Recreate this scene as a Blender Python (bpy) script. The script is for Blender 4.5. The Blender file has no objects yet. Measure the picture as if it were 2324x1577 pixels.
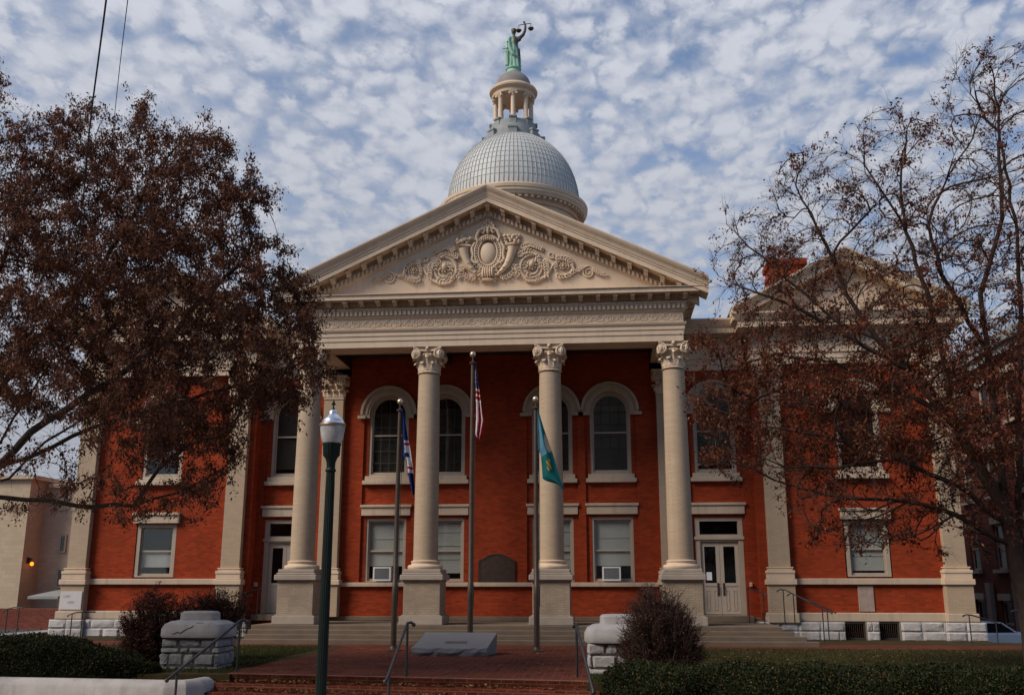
import bpy, bmesh, math, random
import numpy as np
from mathutils import Vector, Matrix
R = math.radians
sc = bpy.context.scene
COL = sc.collection

# ------------------------------------------------------------------ camera, sky, sun, exposure
CX, CZ, PITCH, YAW, FPX = 4.13, 1.95, 13.679, 5.3615, 2200.87
cam = bpy.data.cameras.new('camera'); camo = bpy.data.objects.new('camera', cam); COL.objects.link(camo)
cam.sensor_width = 36; cam.lens = FPX / 2324 * 36; cam.clip_end = 4000; cam.clip_start = .1
camo.location = (CX, 0, CZ); camo.rotation_euler = (R(90 + PITCH), 0, R(YAW))
sc.camera = camo
sc.view_settings.view_transform = 'Standard'; sc.view_settings.look = 'None'
sc.view_settings.gamma = 1; sc.view_settings.exposure = -0.15
SUN_EL, SUN_AZ = 41.0, 55.0      # azimuth: degrees to the left of straight behind the camera
sun = bpy.data.lights.new('sun', 'SUN'); suno = bpy.data.objects.new('sun', sun); COL.objects.link(suno)
sun.energy = 3.8; sun.angle = R(26); sun.color = (1, .88, .74)
ldir = Vector((math.sin(R(SUN_AZ)) * math.cos(R(SUN_EL)), math.cos(R(SUN_AZ)) * math.cos(R(SUN_EL)), -math.sin(R(SUN_EL))))
suno.rotation_euler = ldir.to_track_quat('-Z', 'Y').to_euler()
world = bpy.data.worlds.new('World'); sc.world = world; world.use_nodes = True
def build_world():
    nt = world.node_tree; N = nt.nodes; L = nt.links; N.clear()
    out = N.new('ShaderNodeOutputWorld')
    sky = N.new('ShaderNodeTexSky'); sky.sky_type = 'NISHITA'; sky.sun_disc = False
    sky.sun_elevation = R(SUN_EL); sky.sun_rotation = R(180 + SUN_AZ); sky.air_density = 1.0; sky.dust_density = .2; sky.ozone_density = 4
    b1 = N.new('ShaderNodeBackground'); b1.inputs[1].default_value = .15
    L.new(sky.outputs[0], b1.inputs[0])
    tc = N.new('ShaderNodeTexCoord'); sep = N.new('ShaderNodeSeparateXYZ'); L.new(tc.outputs['Generated'], sep.inputs[0])
    def math_(op, a, b=None, clamp=False):
        m = N.new('ShaderNodeMath'); m.operation = op; m.use_clamp = clamp
        for i, v in enumerate((a, b)):
            if v is None: continue
            if isinstance(v, (int, float)): m.inputs[i].default_value = v
            else: L.new(v, m.inputs[i])
        return m.outputs[0]
    den = math_('ADD', math_('MAXIMUM', sep.outputs[2], 0.0), .22)
    cx, cy = math_('DIVIDE', sep.outputs[0], den), math_('DIVIDE', sep.outputs[1], den)
    cb = N.new('ShaderNodeCombineXYZ'); L.new(cx, cb.inputs[0]); L.new(cy, cb.inputs[1])
    def noise(scale, det, rough, dist=0, off=0):
        mp = N.new('ShaderNodeMapping'); L.new(cb.outputs[0], mp.inputs[0]); mp.inputs['Location'].default_value = (off, off * .7, off * .3)
        mp.inputs['Rotation'].default_value = (0, 0, R(-22)); mp.inputs['Scale'].default_value = (1.12, .92, 1)
        n = N.new('ShaderNodeTexNoise'); L.new(mp.outputs[0], n.inputs['Vector'])
        n.inputs['Scale'].default_value = scale; n.inputs['Detail'].default_value = det; n.inputs['Roughness'].default_value = rough
        n.inputs['Distortion'].default_value = dist
        return n.outputs['Fac'], mp
    n1, mp1 = noise(16, 5, .54, .15)
    n2, _ = noise(2.3, 3, .5, 0, 7.3)
    vo = N.new('ShaderNodeTexVoronoi'); vo.feature = 'SMOOTH_F1'; vo.inputs['Scale'].default_value = 28
    vo.inputs['Smoothness'].default_value = .55
    wob, _ = noise(20, 4, .6, 0, 3.1)
    va = N.new('ShaderNodeVectorMath'); va.operation = 'ADD'
    ws = N.new('ShaderNodeCombineXYZ'); w2 = math_('MULTIPLY', math_('SUBTRACT', wob, .5), .10); L.new(w2, ws.inputs[0]); L.new(math_('MULTIPLY', w2, -.8), ws.inputs[1])
    L.new(mp1.outputs[0], va.inputs[0]); L.new(ws.outputs[0], va.inputs[1]); L.new(va.outputs[0], vo.inputs['Vector'])
    puff = math_('SUBTRACT', .62, vo.outputs['Distance'])
    s = math_('ADD', math_('MULTIPLY', puff, .80), math_('MULTIPLY', n1, 1.15))
    s = math_('ADD', s, math_('MULTIPLY', n2, .85))
    s = math_('ADD', s, math_('MULTIPLY', cx, -.10)); s = math_('ADD', s, math_('MULTIPLY', math_('SUBTRACT', math_('MINIMUM', sep.outputs[1], .8), .8), .38))
    s = math_('SUBTRACT', s, math_('MULTIPLY', sep.outputs[2], .10))
    mr = N.new('ShaderNodeMapRange'); mr.interpolation_type = 'SMOOTHSTEP'; L.new(s, mr.inputs[0])
    mr.inputs[1].default_value = .50; mr.inputs[2].default_value = 1.28; mr.inputs[3].default_value = .04; mr.inputs[4].default_value = 1
    veil = math_('SUBTRACT', .72, math_('MULTIPLY', math_('ADD', sep.outputs[2], math_('MULTIPLY', sep.outputs[0], .22)), 1.25), True)
    cov = math_('ADD', mr.outputs[0], math_('MULTIPLY', math_('SUBTRACT', 1.0, mr.outputs[0]), veil))
    b2 = N.new('ShaderNodeBackground')
    cr = N.new('ShaderNodeMapRange'); L.new(s, cr.inputs[0]); cr.inputs[1].default_value = .8; cr.inputs[2].default_value = 1.35
    cr.inputs[3].default_value = .56; cr.inputs[4].default_value = .67
    b2.inputs[0].default_value = (.88, .92, 1.04, 1); L.new(math_('MULTIPLY', cr.outputs[0], math_('ADD', .66, math_('MULTIPLY', math_('MAXIMUM', sep.outputs[2], 0.0), .95))), b2.inputs[1])
    mx = N.new('ShaderNodeMixShader'); L.new(cov, mx.inputs[0]); L.new(b1.outputs[0], mx.inputs[1]); L.new(b2.outputs[0], mx.inputs[2])
    L.new(mx.outputs[0], out.inputs[0])
build_world()

def at(u, v, Y):
    """world point at depth Y behind picture position (u,v) of the 2324 px wide photograph"""
    x = (u - 1162) / FPX; y = -(v - 788.5) / FPX
    cp, sp, cy, sy = math.cos(R(PITCH)), math.sin(R(PITCH)), math.cos(R(YAW)), math.sin(R(YAW))
    d = cp - y * sp; z = sp + y * cp
    dx = x * cy - d * sy; dy = x * sy + d * cy
    t = Y / dy
    return Vector((CX + dx * t, Y, CZ + z * t))

# ------------------------------------------------------------------ materials
def ramp(N, stops):
    r = N.new('ShaderNodeValToRGB'); e = r.color_ramp.elements
    while len(e) < len(stops): e.new(.5)
    for i, (p, c) in enumerate(stops): e[i].position = p; e[i].color = (*c, 1)
    return r
def mat(name, c, rough=.7, var=.12, scale=3.0, bump=0.0, bscale=30, metal=0, spec=.4, dirt=0, dirtc=(.10, .085, .07), brick=None, island=None, transl=0, streak=0, bvar=None):
    m = bpy.data.materials.new(name); m.use_nodes = True; nt = m.node_tree; N = nt.nodes; L = nt.links
    p = N['Principled BSDF']; p.inputs['Roughness'].default_value = rough; p.inputs['Metallic'].default_value = metal
    p.inputs['Specular IOR Level'].default_value = spec
    geo = N.new('ShaderNodeNewGeometry'); pos = geo.outputs['Position']
    def mixc(kind, f, a, b):
        x = N.new('ShaderNodeMix'); x.data_type = 'RGBA'; x.blend_type = kind
        for i, v in ((0, f), (6, a), (7, b)):
            if isinstance(v, (int, float)): x.inputs[i].default_value = v
            elif isinstance(v, tuple): x.inputs[i].default_value = (*v, 1)
            else: L.new(v, x.inputs[i])
        return x.outputs[2]
    def noise(s, d=4, r=.55, vec=pos):
        n = N.new('ShaderNodeTexNoise'); n.inputs['Scale'].default_value = s; n.inputs['Detail'].default_value = d; n.inputs['Roughness'].default_value = r
        L.new(vec, n.inputs['Vector']); return n.outputs['Fac']
    base = None; height = None
    if brick:
        bw, bh, mort, mc, horiz = brick
        sp = N.new('ShaderNodeSeparateXYZ'); L.new(pos, sp.inputs[0])
        cb = N.new('ShaderNodeCombineXYZ')
        if horiz: L.new(sp.outputs[0], cb.inputs[0]); L.new(sp.outputs[1], cb.inputs[1])
        else:
            ad = N.new('ShaderNodeMath'); L.new(sp.outputs[0], ad.inputs[0]); L.new(sp.outputs[1], ad.inputs[1])
            L.new(ad.outputs[0], cb.inputs[0]); L.new(sp.outputs[2], cb.inputs[1])
        b = N.new('ShaderNodeTexBrick'); L.new(cb.outputs[0], b.inputs['Vector']); b.inputs['Scale'].default_value = 1
        b.inputs['Brick Width'].default_value = bw; b.inputs['Row Height'].default_value = bh; b.inputs['Mortar Size'].default_value = mort
        b.inputs['Mortar Smooth'].default_value = .3
        bv = bvar or var * 1.2; b.inputs['Color1'].default_value = (*[x * (1 + bv) for x in c], 1); b.inputs['Color2'].default_value = (*[x * (1 - bv) for x in c], 1)
        b.inputs['Mortar'].default_value = (*mc, 1)
        base = b.outputs['Color']; height = b.outputs['Fac']
    elif island:
        r = ramp(N, island); L.new(geo.outputs['Random Per Island'], r.inputs[0]); base = r.outputs[0]
    else: base = c
    n = noise(scale)
    mr = N.new('ShaderNodeMapRange'); L.new(n, mr.inputs[0]); mr.inputs[1].default_value = .25; mr.inputs[2].default_value = .75
    mr.inputs[3].default_value = 1 - var; mr.inputs[4].default_value = 1 + var
    hsv = N.new('ShaderNodeHueSaturation'); L.new(mr.outputs[0], hsv.inputs['Value'])
    if isinstance(base, tuple): hsv.inputs['Color'].default_value = (*base, 1)
    else: L.new(base, hsv.inputs['Color'])
    colr = hsv.outputs[0]
    if dirt:
        d = noise(1.1, 6, .65); r = ramp(N, [(.50, (0, 0, 0)), (.72, (1, 1, 1))]); L.new(d, r.inputs[0])
        f = N.new('ShaderNodeMath'); f.operation = 'MULTIPLY'; f.inputs[1].default_value = dirt; L.new(r.outputs[0], f.inputs[0])
        colr = mixc('MIX', f.outputs[0], colr, dirtc)
    if streak:
        mp = N.new('ShaderNodeMapping'); L.new(pos, mp.inputs[0]); mp.inputs['Scale'].default_value = (5, 5, .35)
        d = noise(1.0, 5, .6, mp.outputs[0]); r = ramp(N, [(.52, (0, 0, 0)), (.75, (1, 1, 1))]); L.new(d, r.inputs[0])
        f = N.new('ShaderNodeMath'); f.operation = 'MULTIPLY'; f.inputs[1].default_value = streak; L.new(r.outputs[0], f.inputs[0])
        colr = mixc('MIX', f.outputs[0], colr, dirtc)
    L.new(colr, p.inputs['Base Color'])
    if bump:
        bn = N.new('ShaderNodeBump'); bn.inputs['Strength'].default_value = bump; bn.inputs['Distance'].default_value = .02
        h = noise(bscale, 5)
        if height is not None:
            s = N.new('ShaderNodeMath'); s.operation = 'SUBTRACT'; s.inputs[0].default_value = 1; L.new(height, s.inputs[1])
            a = N.new('ShaderNodeMath'); a.operation = 'MULTIPLY_ADD'; L.new(h, a.inputs[0]); a.inputs[1].default_value = .35; L.new(s.outputs[0], a.inputs[2]); h = a.outputs[0]
        L.new(h, bn.inputs['Height']); L.new(bn.outputs[0], p.inputs['Normal'])
    if transl:
        t = N.new('ShaderNodeBsdfTranslucent'); L.new(colr, t.inputs[0])
        mx = N.new('ShaderNodeMixShader'); mx.inputs[0].default_value = transl
        L.new(p.outputs[0], mx.inputs[1]); L.new(t.outputs[0], mx.inputs[2]); L.new(mx.outputs[0], N['Material Output'].inputs[0])
    return m
def glass_mat(name, tint=(.9, .93, .95), refl=.16, rough=.03):
    m = bpy.data.materials.new(name); m.use_nodes = True; nt = m.node_tree; N = nt.nodes; L = nt.links; N.clear()
    o = N.new('ShaderNodeOutputMaterial'); t = N.new('ShaderNodeBsdfTransparent'); t.inputs[0].default_value = (*tint, 1)
    g = N.new('ShaderNodeBsdfGlossy'); g.inputs['Roughness'].default_value = rough
    geo = N.new('ShaderNodeNewGeometry'); n = N.new('ShaderNodeTexNoise'); n.inputs['Scale'].default_value = 1.1; n.inputs['Detail'].default_value = 0
    L.new(geo.outputs['Position'], n.inputs['Vector']); b = N.new('ShaderNodeBump'); b.inputs['Strength'].default_value = .12; b.inputs['Distance'].default_value = .03
    L.new(n.outputs['Fac'], b.inputs['Height']); L.new(b.outputs[0], g.inputs['Normal'])
    x = N.new('ShaderNodeMixShader'); x.inputs[0].default_value = refl
    L.new(t.outputs[0], x.inputs[1]); L.new(g.outputs[0], x.inputs[2]); L.new(x.outputs[0], o.inputs[0]); return m
def emit_mat(name, c, s):
    m = bpy.data.materials.new(name); m.use_nodes = True; p = m.node_tree.nodes['Principled BSDF']
    p.inputs['Emission Color'].default_value = (*c, 1); p.inputs['Emission Strength'].default_value = s; p.inputs['Base Color'].default_value = (*c, 1); return m

CRM = (.63, .485, .345)
M = dict(
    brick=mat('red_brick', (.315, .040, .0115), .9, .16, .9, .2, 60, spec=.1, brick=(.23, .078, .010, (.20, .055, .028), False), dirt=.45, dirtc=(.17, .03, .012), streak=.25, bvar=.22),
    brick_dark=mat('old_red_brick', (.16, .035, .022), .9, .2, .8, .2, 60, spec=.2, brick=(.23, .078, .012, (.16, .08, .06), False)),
    cream_brick=mat('painted_cream_brick', (.44, .33, .225), .7, .05, 1.2, .15, 50, spec=.3, brick=(.23, .078, .008, (.375, .28, .19), False), dirt=.22, dirtc=(.34, .27, .19), streak=.25),
    cream_old=mat('weathered_cream_brick', (.37, .29, .21), .8, .08, 2, .2, 50, spec=.25, brick=(.23, .078, .010, (.29, .225, .16), False), dirt=.6, dirtc=(.22, .18, .14), streak=.4),
    cream=mat('cream_paint', CRM, .6, .07, 1.4, .12, 25, spec=.3, dirt=.30, dirtc=(.36, .27, .19), streak=.36),
    trim=mat('cream_trim', (.52, .41, .30), .6, .06, 2, .1, 25, spec=.35, streak=.5, dirt=.25, dirtc=(.27, .20, .14)),
    soffit=mat('soffit_paint', (.36, .26, .18), .7, .08, 2, spec=.3),
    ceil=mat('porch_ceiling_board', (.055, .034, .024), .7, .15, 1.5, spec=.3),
    stone=mat('limestone', (.37, .31, .255), .85, .12, 2, .4, 18, spec=.25, dirt=.35, dirtc=(.22, .19, .165)),
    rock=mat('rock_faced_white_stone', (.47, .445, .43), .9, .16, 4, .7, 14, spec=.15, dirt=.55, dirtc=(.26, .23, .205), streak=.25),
    joint=mat('lime_joint', (.20, .175, .155), .95, .1, 5, spec=.1),
    step=mat('step_stone', (.16, .118, .085), .9, .16, 2, .4, 20, spec=.25, dirt=.65, dirtc=(.12, .10, .085)),
    mortar=mat('stone_mortar', (.10, .088, .08), .95, .15, 5, .4, 40, spec=.1),
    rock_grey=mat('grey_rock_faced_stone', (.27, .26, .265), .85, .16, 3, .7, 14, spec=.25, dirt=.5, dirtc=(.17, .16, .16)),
    hood=mat('arch_trim_shaded', (.44, .345, .255), .65, .06, 2, .1, 25, spec=.3, streak=.3, dirtc=(.26, .19, .13)),  # portico shade put into the trim colour of the arches; streaks are weathering
    concrete=mat('white_concrete', (.41, .385, .375), .9, .14, 3.5, .4, 30, spec=.15, dirt=.7, dirtc=(.22, .195, .175), streak=.45),
    granite=mat('grey_granite', (.20, .19, .185), .85, .2, 45, .2, 60, spec=.4, dirt=.35, dirtc=(.14, .14, .15)),
    dome=mat('dome_sheet_metal', (.50, .505, .485), .55, .10, 1.6, .08, 20, spec=.4, dirt=.35, dirtc=(.36, .38, .36), streak=.4),
    seam=mat('dome_seam', (.37, .385, .375), .6, .1, 2, spec=.3),
    ldome=mat('lantern_dome_stone', (.235, .215, .20), .8, .12, 2.5, .2, 20, spec=.3),
    lead=mat('weathered_lead', (.27, .285, .28), .7, .14, 3, .1, 20, spec=.3),
    frame=mat('window_frame_paint', (.40, .33, .255), .6, .07, 3, spec=.35),
    blind=mat('window_blind', (.50, .46, .39), .8, .06, 2.0, spec=.2),
    bliGrey=mat('grey_screen', (.26, .235, .205), .8, .25, 1.2, spec=.2),
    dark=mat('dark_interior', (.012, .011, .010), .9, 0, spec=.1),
    leading=mat('window_leading', (.05, .045, .04), .7, 0, spec=.2),
    glass=glass_mat('window_glass', refl=.065),
    glassB=glass_mat('reflecting_glass', (.6, .62, .62), refl=.065),
    door=mat('door_paint', (.44, .37, .30), .5, .05, 3, spec=.4),
    bronze=mat('dark_bronze', (.075, .05, .038), .5, .2, 8, .1, 60, metal=.5),
    iron=mat('dark_iron_rail', (.035, .037, .042), .45, .2, 12, .1, 60, metal=.3, spec=.5),
    green=mat('dark_green_cast_iron', (.005, .011, .009), .55, .25, 9, .08, 50, spec=.22),
    chrome=mat('polished_lamp_cap', (.72, .72, .74), .22, .06, 6, metal=.85),
    band=mat('lamp_band', (.28, .20, .15), .4, .1, 6, metal=.6),
    gold=mat('gilded_ball', (.75, .60, .42), .25, .08, 6, metal=.8),
    pole=mat('bronze_flagpole', (.115, .082, .062), .4, .18, 5, metal=.55),
    paver=mat('brick_paver', (.105, .021, .011), .9, .28, .8, .3, 50, spec=.12, brick=(.42, .13, .014, (.15, .075, .05), True), dirt=.35, dirtc=(.06, .022, .014)),
    stepbrick=mat('step_brick', (.13, .027, .014), .9, .25, 3, .4, 50, spec=.12, brick=(.215, .074, .010, (.17, .10, .07), False), dirt=.4, dirtc=(.08, .03, .02)),
    grass_soil=mat('lawn_soil', (.050, .036, .016), .95, .35, 2.5, .4, 25, spec=.1),
    asphalt=mat('asphalt', (.055, .055, .06), .9, .15, 3, .3, 60, spec=.25),
    walk=mat('pavement_concrete', (.34, .32, .30), .9, .1, 2, .2, 40, spec=.25),
    bark=mat('dark_bark', (.050, .036, .030), .9, .3, 6, .6, 40, spec=.15),
    bark2=mat('brown_bark', (.052, .034, .028), .9, .3, 6, .6, 40, spec=.15),
    leafA=mat('dark_brown_leaf', (.1, .05, .03), .7, .38, .9, spec=.15, transl=.25, island=[(0, (.045, .020, .014)), (.5, (.112, .044, .027)), (.85, (.19, .074, .040)), (1, (.27, .12, .07))]),
    leafB=mat('russet_leaf', (.1, .04, .02), .7, .35, 1.1, spec=.15, transl=.25, island=[(0, (.050, .017, .011)), (.5, (.125, .036, .018)), (.85, (.20, .062, .028)), (1, (.28, .11, .055))]),
    leafH=mat('hedge_leaf', (.03, .04, .01), .6, .5, 1.7, spec=.12, transl=.15, island=[(0, (.009, .013, .006)), (.55, (.020, .030, .010)), (.86, (.042, .050, .016)), (.95, (.075, .030, .014)), (1, (.14, .085, .03))]),
    leafS=mat('shrub_leaf', (.05, .03, .02), .7, .1, .5, spec=.15, transl=.2, island=[(0, (.030, .014, .012)), (.6, (.085, .028, .020)), (.9, (.13, .045, .026)), (1, (.26, .16, .08))]),
    fallen=mat('fallen_leaf', (.2, .1, .03), .8, .1, .5, spec=.15, island=[(0, (.06, .022, .012)), (.5, (.13, .052, .018)), (.85, (.21, .105, .035)), (1, (.30, .20, .09))]),
    blade=mat('grass_blade', (.05, .06, .02), .7, .1, .5, spec=.15, transl=.2, island=[(0, (.025, .035, .010)), (.6, (.05, .06, .016)), (1, (.12, .10, .035))]),
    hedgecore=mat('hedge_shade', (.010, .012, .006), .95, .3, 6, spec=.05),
    paint=mat('white_car_paint', (.75, .75, .74), .25, .02, 3, spec=.5),
    tyre=mat('tyre_rubber', (.02, .02, .02), .8, .1, 5, spec=.3),
    slate=mat('roof_slate', (.13, .115, .105), .8, .18, 3, .2, 20, spec=.3),
    beige=mat('beige_render', (.50, .40, .28), .85, .06, .8, .15, 20, spec=.2, brick=(.4, .2, .006, (.42, .335, .235), False)),
    white=mat('white_panel', (.72, .72, .72), .5, .04, 4, spec=.3),
    grille=mat('grey_grille', (.20, .20, .205), .6, .1, 40, spec=.3),
    paper=mat('notice_paper', (.80, .80, .82), .8, .03, 6, spec=.1),
    cable=mat('black_cable', (.012, .012, .014), .6, 0, spec=.3),
    stone_tablet=mat('tablet_stone', (.36, .27, .225), .8, .2, 4, .3, 30, spec=.25, streak=.5, dirtc=(.20, .14, .115)),
    corner=mat('cornerstone_marble', (.60, .57, .56), .75, .07, 3, .15, 30, spec=.3),
    engrave=mat('engraved_shade', (.40, .37, .36), .9, 0, spec=.1),
)
def patina():
    m = mat('green_copper_patina', (.2, .4, .3), .65, .1, 6, .15, 30)
    nt = m.node_tree; N = nt.nodes; L = nt.links; p = N['Principled BSDF']
    tc = N.new('ShaderNodeTexCoord'); sp = N.new('ShaderNodeSeparateXYZ'); L.new(tc.outputs['Object'], sp.inputs[0])
    n = N.new('ShaderNodeTexNoise'); n.inputs['Scale'].default_value = 3; n.inputs['Detail'].default_value = 5; L.new(tc.outputs['Object'], n.inputs['Vector'])
    def mt(op, a, b):
        x = N.new('ShaderNodeMath'); x.operation = op
        for i, v in enumerate((a, b)):
            if isinstance(v, (int, float)): x.inputs[i].default_value = v
            else: L.new(v, x.inputs[i])
        return x.outputs[0]
    s = mt('ADD', mt('MULTIPLY', sp.outputs[0], 1.5), mt('MULTIPLY', mt('SUBTRACT', sp.outputs[2], 1.3), .42))
    s = mt('ADD', s, mt('MULTIPLY', mt('SUBTRACT', n.outputs['Fac'], .5), .35))
    r = ramp(N, [(.0, (.30, .50, .38)), (.24, (.22, .40, .30)), (.38, (.105, .080, .060)), (1, (.075, .060, .050))]); L.new(s, r.inputs[0])
    L.new(r.outputs[0], p.inputs['Base Color']); return m
M['patina'] = patina()

# ------------------------------------------------------------------ mesh builder
class MB:
    def __init__(s): s.v = []; s.f = []; s.mi = []; s.mx = None; s.m = 0
    def add(s, vs, fs):
        o = len(s.v)
        if s.mx is not None: vs = [s.mx @ Vector(q) for q in vs]
        s.v += [tuple(q) for q in vs]; s.f += [tuple(i + o for i in f) for f in fs]; s.mi += [s.m] * len(fs)
    def box(s, x0, x1, y0, y1, z0, z1):
        s.add([(x0, y0, z0), (x1, y0, z0), (x1, y1, z0), (x0, y1, z0), (x0, y0, z1), (x1, y0, z1), (x1, y1, z1), (x0, y1, z1)],
              [(0, 3, 2, 1), (4, 5, 6, 7), (0, 1, 5, 4), (1, 2, 6, 5), (2, 3, 7, 6), (3, 0, 4, 7)]); return s
    def prof(s, pts, n, fn, cap=True):
        """rings of n verts"""
        vs = []; 
        for q in pts: vs += fn(q)
        fs = []
        for i in range(len(pts) - 1):
            for k in range(n): fs.append((i * n + k, i * n + (k + 1) % n, (i + 1) * n + (k + 1) % n, (i + 1) * n + k))
        if cap: fs.append(tuple(range(n))[::-1]); fs.append(tuple((len(pts) - 1) * n + k for k in range(n)))
        s.add(vs, fs); return s
    def lathe(s, profile, cx=0, cy=0, n=32, flute=0, fn=16):
        def ring(q):
            r, z = q[:2]; o = []
            for k in range(n):
                a = 2 * math.pi * k / n; rr = r * (1 - flute * (.5 + .5 * math.cos(fn * a))) if flute else r
                o.append((cx + rr * math.cos(a), cy + rr * math.sin(a), z))
            return o
        return s.prof(profile, n, ring)
    def sup(s, profile, cx, cy, a, b, e=5, n=40):
        """rounded-rectangle plan; profile (offset,z)"""
        def ring(q):
            o = []
            for k in range(n):
                t = 2 * math.pi * k / n; c, d = math.cos(t), math.sin(t)
                o.append((cx + math.copysign(abs(c) ** (2 / e), c) * (a + q[0]), cy + math.copysign(abs(d) ** (2 / e), d) * (b + q[0]), q[1]))
            return o
        return s.prof(profile, n, ring)
    def tube(s, pts, r, n=8, cap=True):
        pts = [Vector(p) for p in pts]; m = len(pts)
        if not isinstance(r, (list, tuple)): r = [r] * m
        vs = []; up = None
        for i in range(m):
            d = (pts[min(i + 1, m - 1)] - pts[max(i - 1, 0)]).normalized()
            if up is None:
                up = Vector((0, 0, 1)) if abs(d.z) < .9 else Vector((0, 1, 0))
            a = d.cross(up)
            if a.length < 1e-4: a = d.cross(Vector((1, .3, .2)))
            a.normalize(); b = a.cross(d).normalized(); up = b
            for k in range(n):
                t = 2 * math.pi * k / n; vs.append(pts[i] + a * math.cos(t) * r[i] + b * math.sin(t) * r[i])
        fs = [(i * n + k, i * n + (k + 1) % n, (i + 1) * n + (k + 1) % n, (i + 1) * n + k) for i in range(m - 1) for k in range(n)]
        if cap: fs += [tuple(range(n))[::-1], tuple((m - 1) * n + k for k in range(n))]
        s.add(vs, fs); return s
    def ball(s, c, r, n=12, m=8):
        if not isinstance(r, (tuple, list)): r = (r, r, r)
        vs = [(c[0], c[1], c[2] - r[2])]
        for i in range(1, m):
            t = math.pi * i / m
            for k in range(n):
                a = 2 * math.pi * k / n
                vs.append((c[0] + r[0] * math.sin(t) * math.cos(a), c[1] + r[1] * math.sin(t) * math.sin(a), c[2] - r[2] * math.cos(t)))
        vs.append((c[0], c[1], c[2] + r[2])); e = len(vs) - 1
        fs = [(0, 1 + (k + 1) % n, 1 + k) for k in range(n)]
        for i in range(m - 2):
            for k in range(n): fs.append((1 + i * n + k, 1 + i * n + (k + 1) % n, 1 + (i + 1) * n + (k + 1) % n, 1 + (i + 1) * n + k))
        fs += [(e, 1 + (m - 2) * n + k, 1 + (m - 2) * n + (k + 1) % n) for k in range(n)]
        s.add(vs, fs); return s
    def ext(s, poly, y0, y1):
        """convex-ish polygon in xz extruded in y"""
        n = len(poly); vs = [(x, y0, z) for x, z in poly] + [(x, y1, z) for x, z in poly]
        fs = [tuple(range(n)), tuple(range(2 * n - 1, n - 1, -1))] + [(i, n + i, n + (i + 1) % n, (i + 1) % n) for i in range(n)]
        s.add(vs, fs); return s
    def extx(s, poly, x0, x1):
        n = len(poly); vs = [(x0, y, z) for y, z in poly] + [(x1, y, z) for y, z in poly]
        fs = [tuple(range(n)), tuple(range(2 * n - 1, n - 1, -1))] + [(i, n + i, n + (i + 1) % n, (i + 1) % n) for i in range(n)]
        s.add(vs, fs); return s
    def strip(s, A, B):
        """faces between two polylines"""
        n = len(A); s.add(list(A) + list(B), [(i, i + 1, n + i + 1, n + i) for i in range(n - 1)]); return s
    def shape(s, outer, holes, y0, y1):
        """polygon with holes in xz, extruded from y0 to y1"""
        cu = bpy.data.curves.new('tmp', 'CURVE'); cu.dimensions = '2D'; cu.fill_mode = 'BOTH'
        for pl in [outer] + holes:
            sp = cu.splines.new('POLY'); sp.points.add(len(pl) - 1)
            for i, (x, z) in enumerate(pl): sp.points[i].co = (x, z, 0, 1)
            sp.use_cyclic_u = True
        cu.extrude = abs(y1 - y0) / 2
        o = bpy.data.objects.new('tmp', cu); me = o.to_mesh()
        ym = (y0 + y1) / 2
        s.add([(v.co.x, ym - v.co.z, v.co.y) for v in me.vertices], [tuple(p.vertices) for p in me.polygons])
        o.to_mesh_clear(); bpy.data.objects.remove(o); bpy.data.curves.remove(cu); return s
    def sweep(s, profile, path, closed=False):
        """profile (out,z) along a list of (x,y,nx,ny) mitred path points"""
        rows = [[(x + nx * o, y + ny * o, z) for x, y, nx, ny in path] for o, z in profile]
        for a, b in zip(rows[:-1], rows[1:]): s.strip(a, b)
        for e in (0, -1): s.add([r[e] for r in rows], [tuple(range(len(rows)))])
        return s
    def mesh(s, name, mats, smooth=False):
        me = bpy.data.meshes.new(name); me.from_pydata(s.v, [], s.f)
        for m in (mats if isinstance(mats, (list, tuple)) else [mats]): me.materials.append(m)
        if any(s.mi): me.polygons.foreach_set('material_index', s.mi)
        bm = bmesh.new(); bm.from_mesh(me); bmesh.ops.recalc_face_normals(bm, faces=bm.faces); bm.to_mesh(me); bm.free()
        if smooth is not False:
            me.polygons.foreach_set('use_smooth', [True] * len(me.polygons))
            if smooth is not True: me.set_sharp_from_angle(angle=R(smooth))
        me.update(); return me
    def build(s, name, mats, parent=None, smooth=False, bevel=0, loc=None):
        o = bpy.data.objects.new(name, s.mesh(name, mats, smooth)); COL.objects.link(o)
        if parent: o.parent = parent
        if loc: o.location = loc
        if bevel:
            b = o.modifiers.new('bevel', 'BEVEL'); b.width = bevel; b.segments = 2; b.limit_method = 'ANGLE'; b.angle_limit = R(40)
        return o
def tag(o, label, cat, group=None):
    o['label'] = label; o['category'] = cat
    if group: o['group'] = group
    return o
def struct(o): o['kind'] = 'structure'; return o
def stuff(o): o['kind'] = 'stuff'; return o
def thing(name, label, cat, loc=(0, 0, 0), group=None):
    o = bpy.data.objects.new(name, None); COL.objects.link(o); o.location = loc; o.empty_display_size = .3; return tag(o, label, cat, group)
def inst(o, parent, loc=None, name=None):
    c = o.copy(); COL.objects.link(c); c.parent = parent
    if loc is not None: c.location = loc
    return c
rnd = random.Random(7)
def rot_sweep_U(x0, x1, yf, yb): return [(x0, yb, -1, 0), (x0, yf, -1, -1), (x1, yf, 1, -1), (x1, yb, 1, 0)]
def arch(xc, hw, z0, zs, n=14, r=None):
    r = r or hw
    return [(xc - hw, z0), (xc + hw, z0)] + [(xc + r * math.cos(math.pi * k / n), zs + r * math.sin(math.pi * k / n)) for k in range(n + 1)]
def rect(x0, x1, z0, z1): return [(x0, z0), (x1, z0), (x1, z1), (x0, z1)]

W0 = 6.05; YW = 38.2; YG = 37.5; YP = 37.25; FL = .57
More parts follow.
